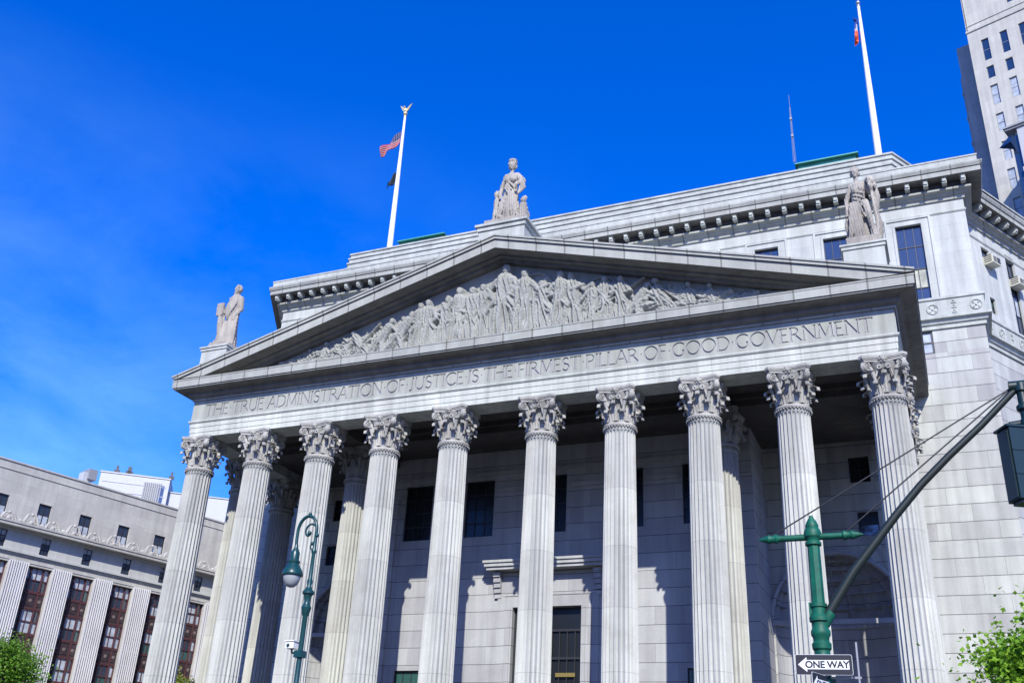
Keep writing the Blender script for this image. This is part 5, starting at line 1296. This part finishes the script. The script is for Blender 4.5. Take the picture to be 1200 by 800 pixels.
for i in range(3):
    z_ = 6.41+i*.37; v_ = MB()
    n = 16; pts = []
    for k_ in range(n+1):
        a = -R(50)+R(280)*k_/n; pts.append((math.cos(a)*.16, math.sin(a)*.16))
    vs_ = [(sx0+.222, sy0+c_, z_+s_) for c_, s_ in pts]+[(sx0+.46-(.12 if s_ < 0 else 0), sy0+c_, z_+s_) for c_, s_ in pts]
    v_.add(vs_, [(k_, k_+1, k_+n+2, k_+n+1) for k_ in range(n)]); rotp(v_, sx0, sy0); vo_ = v_.build('visor', M['black'], sg)
    md_ = vo_.modifiers.new('t', 'SOLIDIFY'); md_.thickness = .008
    l_ = MB(); l_.lathe((0, 0, 0), [(.0, -.01), (.12, 0), (.10, .04), (.04, .06)], 16); l_.v = [(sx0+.222+z0_, sy0+x_, z_+y_) for x_, y_, z0_ in l_.v]; rotp(l_, sx0, sy0); l_.build('lens', plain('dark lens', ((.10, .01, .01), (.12, .06, .01), (.01, .08, .03))[2-i], .2), sg, smooth=True)
p = MB(); p.tube([(sx0+.05, sy0, 7.36), (sx0+.05, sy0, 7.42), (ex+.08, ty, 7.44)], .05, 10); p.build('hanger', M['signal'], sg)
# signs
def sign(name, W_, H__, org, axis_x, label, thick=.006):
    """a one-way sign plate: local x to the right, z up, front = -y; axis_x = direction of local x"""
    t = empty(name, org, label, 'sign', None, math.atan2(axis_x[1], axis_x[0]))
    def loc(mb, nm_, mt):
        me = bpy.data.meshes.new(nm_); me.from_pydata(mb.v, [], mb.f); me.materials.append(mt)
        bm = bmesh.new(); bm.from_mesh(me); bmesh.ops.recalc_face_normals(bm, faces=bm.faces); bm.to_mesh(me); bm.free()
        o_ = bpy.data.objects.new(nm_, me); C.objects.link(o_); o_.parent = t; return o_
    def rrect(w__, h__, r_, y0, y1):
        pts = []
        for (cx_, cy_, a0) in ((w__/2-r_, h__/2-r_, 0), (-w__/2+r_, h__/2-r_, 90), (-w__/2+r_, -h__/2+r_, 180), (w__/2-r_, -h__/2+r_, 270)):
            for i in range(6): a = R(a0+18*i); pts.append((cx_+r_*math.cos(a), cy_+r_*math.sin(a)))
        m2 = MB(); m2.prism(pts, y0, y1); return m2
    loc(rrect(W_, H__, .025, 0, .004), 'sign_rim', M['signwhite'])
    loc(rrect(W_-.009, H__-.009, .022, -.003, -.0005), 'sign_face', M['signblack'])
    a = MB(); hh = H__
    a.prism([(-W_*.455, 0), (-W_*.30, hh*.36), (-W_*.30, hh*.225), (W_*.44, hh*.225), (W_*.44, -hh*.225), (-W_*.30, -hh*.225), (-W_*.30, -hh*.36)], -.006, -.0035)
    loc(a, 'arrow', M['signwhite'])
    tx_ = bpy.data.curves.new('lettering', 'FONT'); tx_.body = 'ONE WAY'; tx_.size = hh*.47; tx_.align_x = 'CENTER'; tx_.align_y = 'CENTER'; tx_.extrude = .001; tx_.offset = .0045; tx_.space_character = .96
    to = bpy.data.objects.new('lt', tx_); C.objects.link(to); bpy.context.view_layer.update()
    me = bpy.data.meshes.new_from_object(to.evaluated_get(bpy.context.evaluated_depsgraph_get())); bpy.data.objects.remove(to)
    me.materials.clear(); me.materials.append(M['signblack'])
    me.transform(Matrix.Translation((W_*.055, -.0078, -.003)) @ Matrix.Rotation(PI/2, 4, 'X'))
    ol = bpy.data.objects.new('lettering', me); C.objects.link(ol); ol.parent = t
    return t
pl_ = at_dist(932.5, 780.5, 15.85); pr2 = at_dist(999, 776, 15.85)
d_ = (pr2-pl_); W0 = math.hypot(d_.x, d_.y)
so = (pl_+pr2)/2
sign('one_way_sign', W0, W0/2.78, so+Vector((0, 0, 0)), (d_.x, d_.y), 'upper black ONE WAY sign with white arrow pointing left, on the green pole')
s2 = sign('one_way_sign', .80, .30, (tx+.02, ty-.20, so.z-.30), (.30, .95), 'lower ONE WAY sign, turned edge-on and cut off by the bottom of the photo')
p = MB(); q = at_dist(1003, 752, 15.7); q2 = at_dist(1005, 800, 15.7); p.box(q.x-.012, q.x+.012, q.y-.012, q.y+.012, q2.z-.5, q.z)
p.box(tx, q.x+.012, ty-.03, ty+.0, so.z-.18, so.z-.15); p.build('sign_bracket', M['steel'], tp)

# ================================================================== TREES
def tree(name, base, height, crown_c, crown_r, nleaf, leaf, mat, label, group, seed, limbs=9, spread=1.0, droop=0):
    rs = np.random.RandomState(seed)
    t = empty(name, base, label, 'tree', group); B = Vector(base); CC = Vector(crown_c)
    tr = MB(); top = Vector((CC.x, CC.y, CC.z+crown_r[2]*.5))
    pts = [B, B.lerp(top, .3)+Vector((.1, .05, 0)), B.lerp(top, .6)-Vector((.08, .1, 0)), top]
    tr.tube(pts, [height*.028, height*.022, height*.015, height*.004], 10)
    clumps = []
    for i in range(limbs):
        a = 2*PI*i/limbs+rs.uniform(-.3, .3); el = rs.uniform(-.2, 1.2); st_ = B.lerp(top, rs.uniform(.4, .85))
        rr = rs.uniform(.6, .95); e_ = CC+Vector((crown_r[0]*rr*math.cos(a)*math.cos(el), crown_r[1]*rr*math.sin(a)*math.cos(el), crown_r[2]*rr*math.sin(el)))
        mid = (st_+e_)/2+Vector((0, 0, -.12*crown_r[2])); tr.tube([st_, mid, e_], [height*.010, height*.006, height*.002], 6)
        clumps.append(e_)
        for k_ in range(6):
            e2 = e_+Vector(rs.uniform(-1, 1, 3).tolist())*crown_r[0]*.34; tr.tube([mid.lerp(e_, .5), e2], [height*.003, height*.001], 5); clumps.append(e2)
    tr.build('trunk', M['bark'], t, autosmooth=60)
    n = nleaf; cl_ = np.array([list(c) for c in clumps])
    k2 = rs.randint(0, len(cl_), n); cen = cl_[k2]
    rad = crown_r[0]*.26*spread
    P = cen+rs.normal(0, 1, (n, 3))*rad*np.array([1, 1, .7])*rs.uniform(.35, 1.0, (n, 1))
    dv = rs.normal(0, 1, (n, 3)); dv[:, 2] -= .3; dv /= np.linalg.norm(dv, axis=1)[:, None]
    up_ = rs.normal(0, .55, (n, 3))+np.array([0, -.2, 1]); sd_ = np.cross(dv, up_); sd_ /= np.linalg.norm(sd_, axis=1)[:, None]
    nn = np.cross(sd_, dv)
    s = leaf*rs.uniform(.6, 1.25, (n, 1))
    # five-pointed leaf: centre fold with side lobes
    shp = [(0, 0, 0), (.25, .42, .06), (.55, .62, .04), (.55, .28, .0), (1.0, .0, -.08), (.55, -.28, .0), (.55, -.62, .04), (.25, -.42, .06)]
    V = np.stack([P+dv*s*a+sd_*s*b*.8+nn*s*c for a, b, c in shp], 1).reshape(-1, 3)
    idx = (np.arange(n)*8)[:, None]
    F = np.concatenate([idx+np.array([[0, 1, 2, 3]]), idx+np.array([[0, 3, 4, 5]]), idx+np.array([[0, 5, 6, 7]])], 0)
    V -= np.array(list(B))
    me = bpy.data.meshes.new('crown'); me.vertices.add(len(V)); me.vertices.foreach_set('co', V.ravel())
    me.loops.add(F.size); me.loops.foreach_set('vertex_index', F.ravel()); me.polygons.add(len(F)); me.polygons.foreach_set('loop_start', np.arange(len(F))*4); me.polygons.foreach_set('loop_total', [4]*len(F))
    me.update(); me.validate()
    at = me.attributes.new('tone', 'FLOAT', 'POINT'); ct = rs.rand(len(cl_)); tone = np.clip(ct[k2]*.6+rs.rand(n)*.7-.15, 0, 1); at.data.foreach_set('value', np.repeat(tone, 8))
    me.materials.append(mat); o_ = bpy.data.objects.new('crown', me); C.objects.link(o_); o_.parent = t
    return t
tree('maple_tree', (23.0, -21.0, 0), 6.3, (22.95, -21.0, 4.5), (1.7, 1.8, 1.65), 62000, .115, M['leaf'], 'bright green leafy maple tree at the lower right, before the ashlar wall', 'street trees', 4, 13)
tree('plane_tree', (-26.2, -3.5, 0), 9.5, (-26.9, -3.5, 6.7), (2.3, 2.3, 2.1), 18000, .13, M['leaf_dull'], 'green leafy tree at the lower left corner, before the office windows', 'street trees', 7, 12)
q = at_dist(214, 789, 82); tree('young_tree', (q.x, q.y, 0), q.z, (q.x, q.y, q.z-2.0), (1.9, 1.9, 1.75), 6000, .16, M['leaf_yellow'], 'yellow green treetop peeking between the first two columns', 'street trees', 9, 9)
q = at_dist(163, 791, 78); tree('young_tree', (q.x, q.y, 0), q.z, (q.x, q.y, q.z-2.2), (1.3, 1.3, 1.9), 3500, .15, M['leaf_yellow'], 'small treetop just left of the leftmost column, at the bottom edge', 'street trees', 10, 8)
print('objects', len(bpy.data.objects))
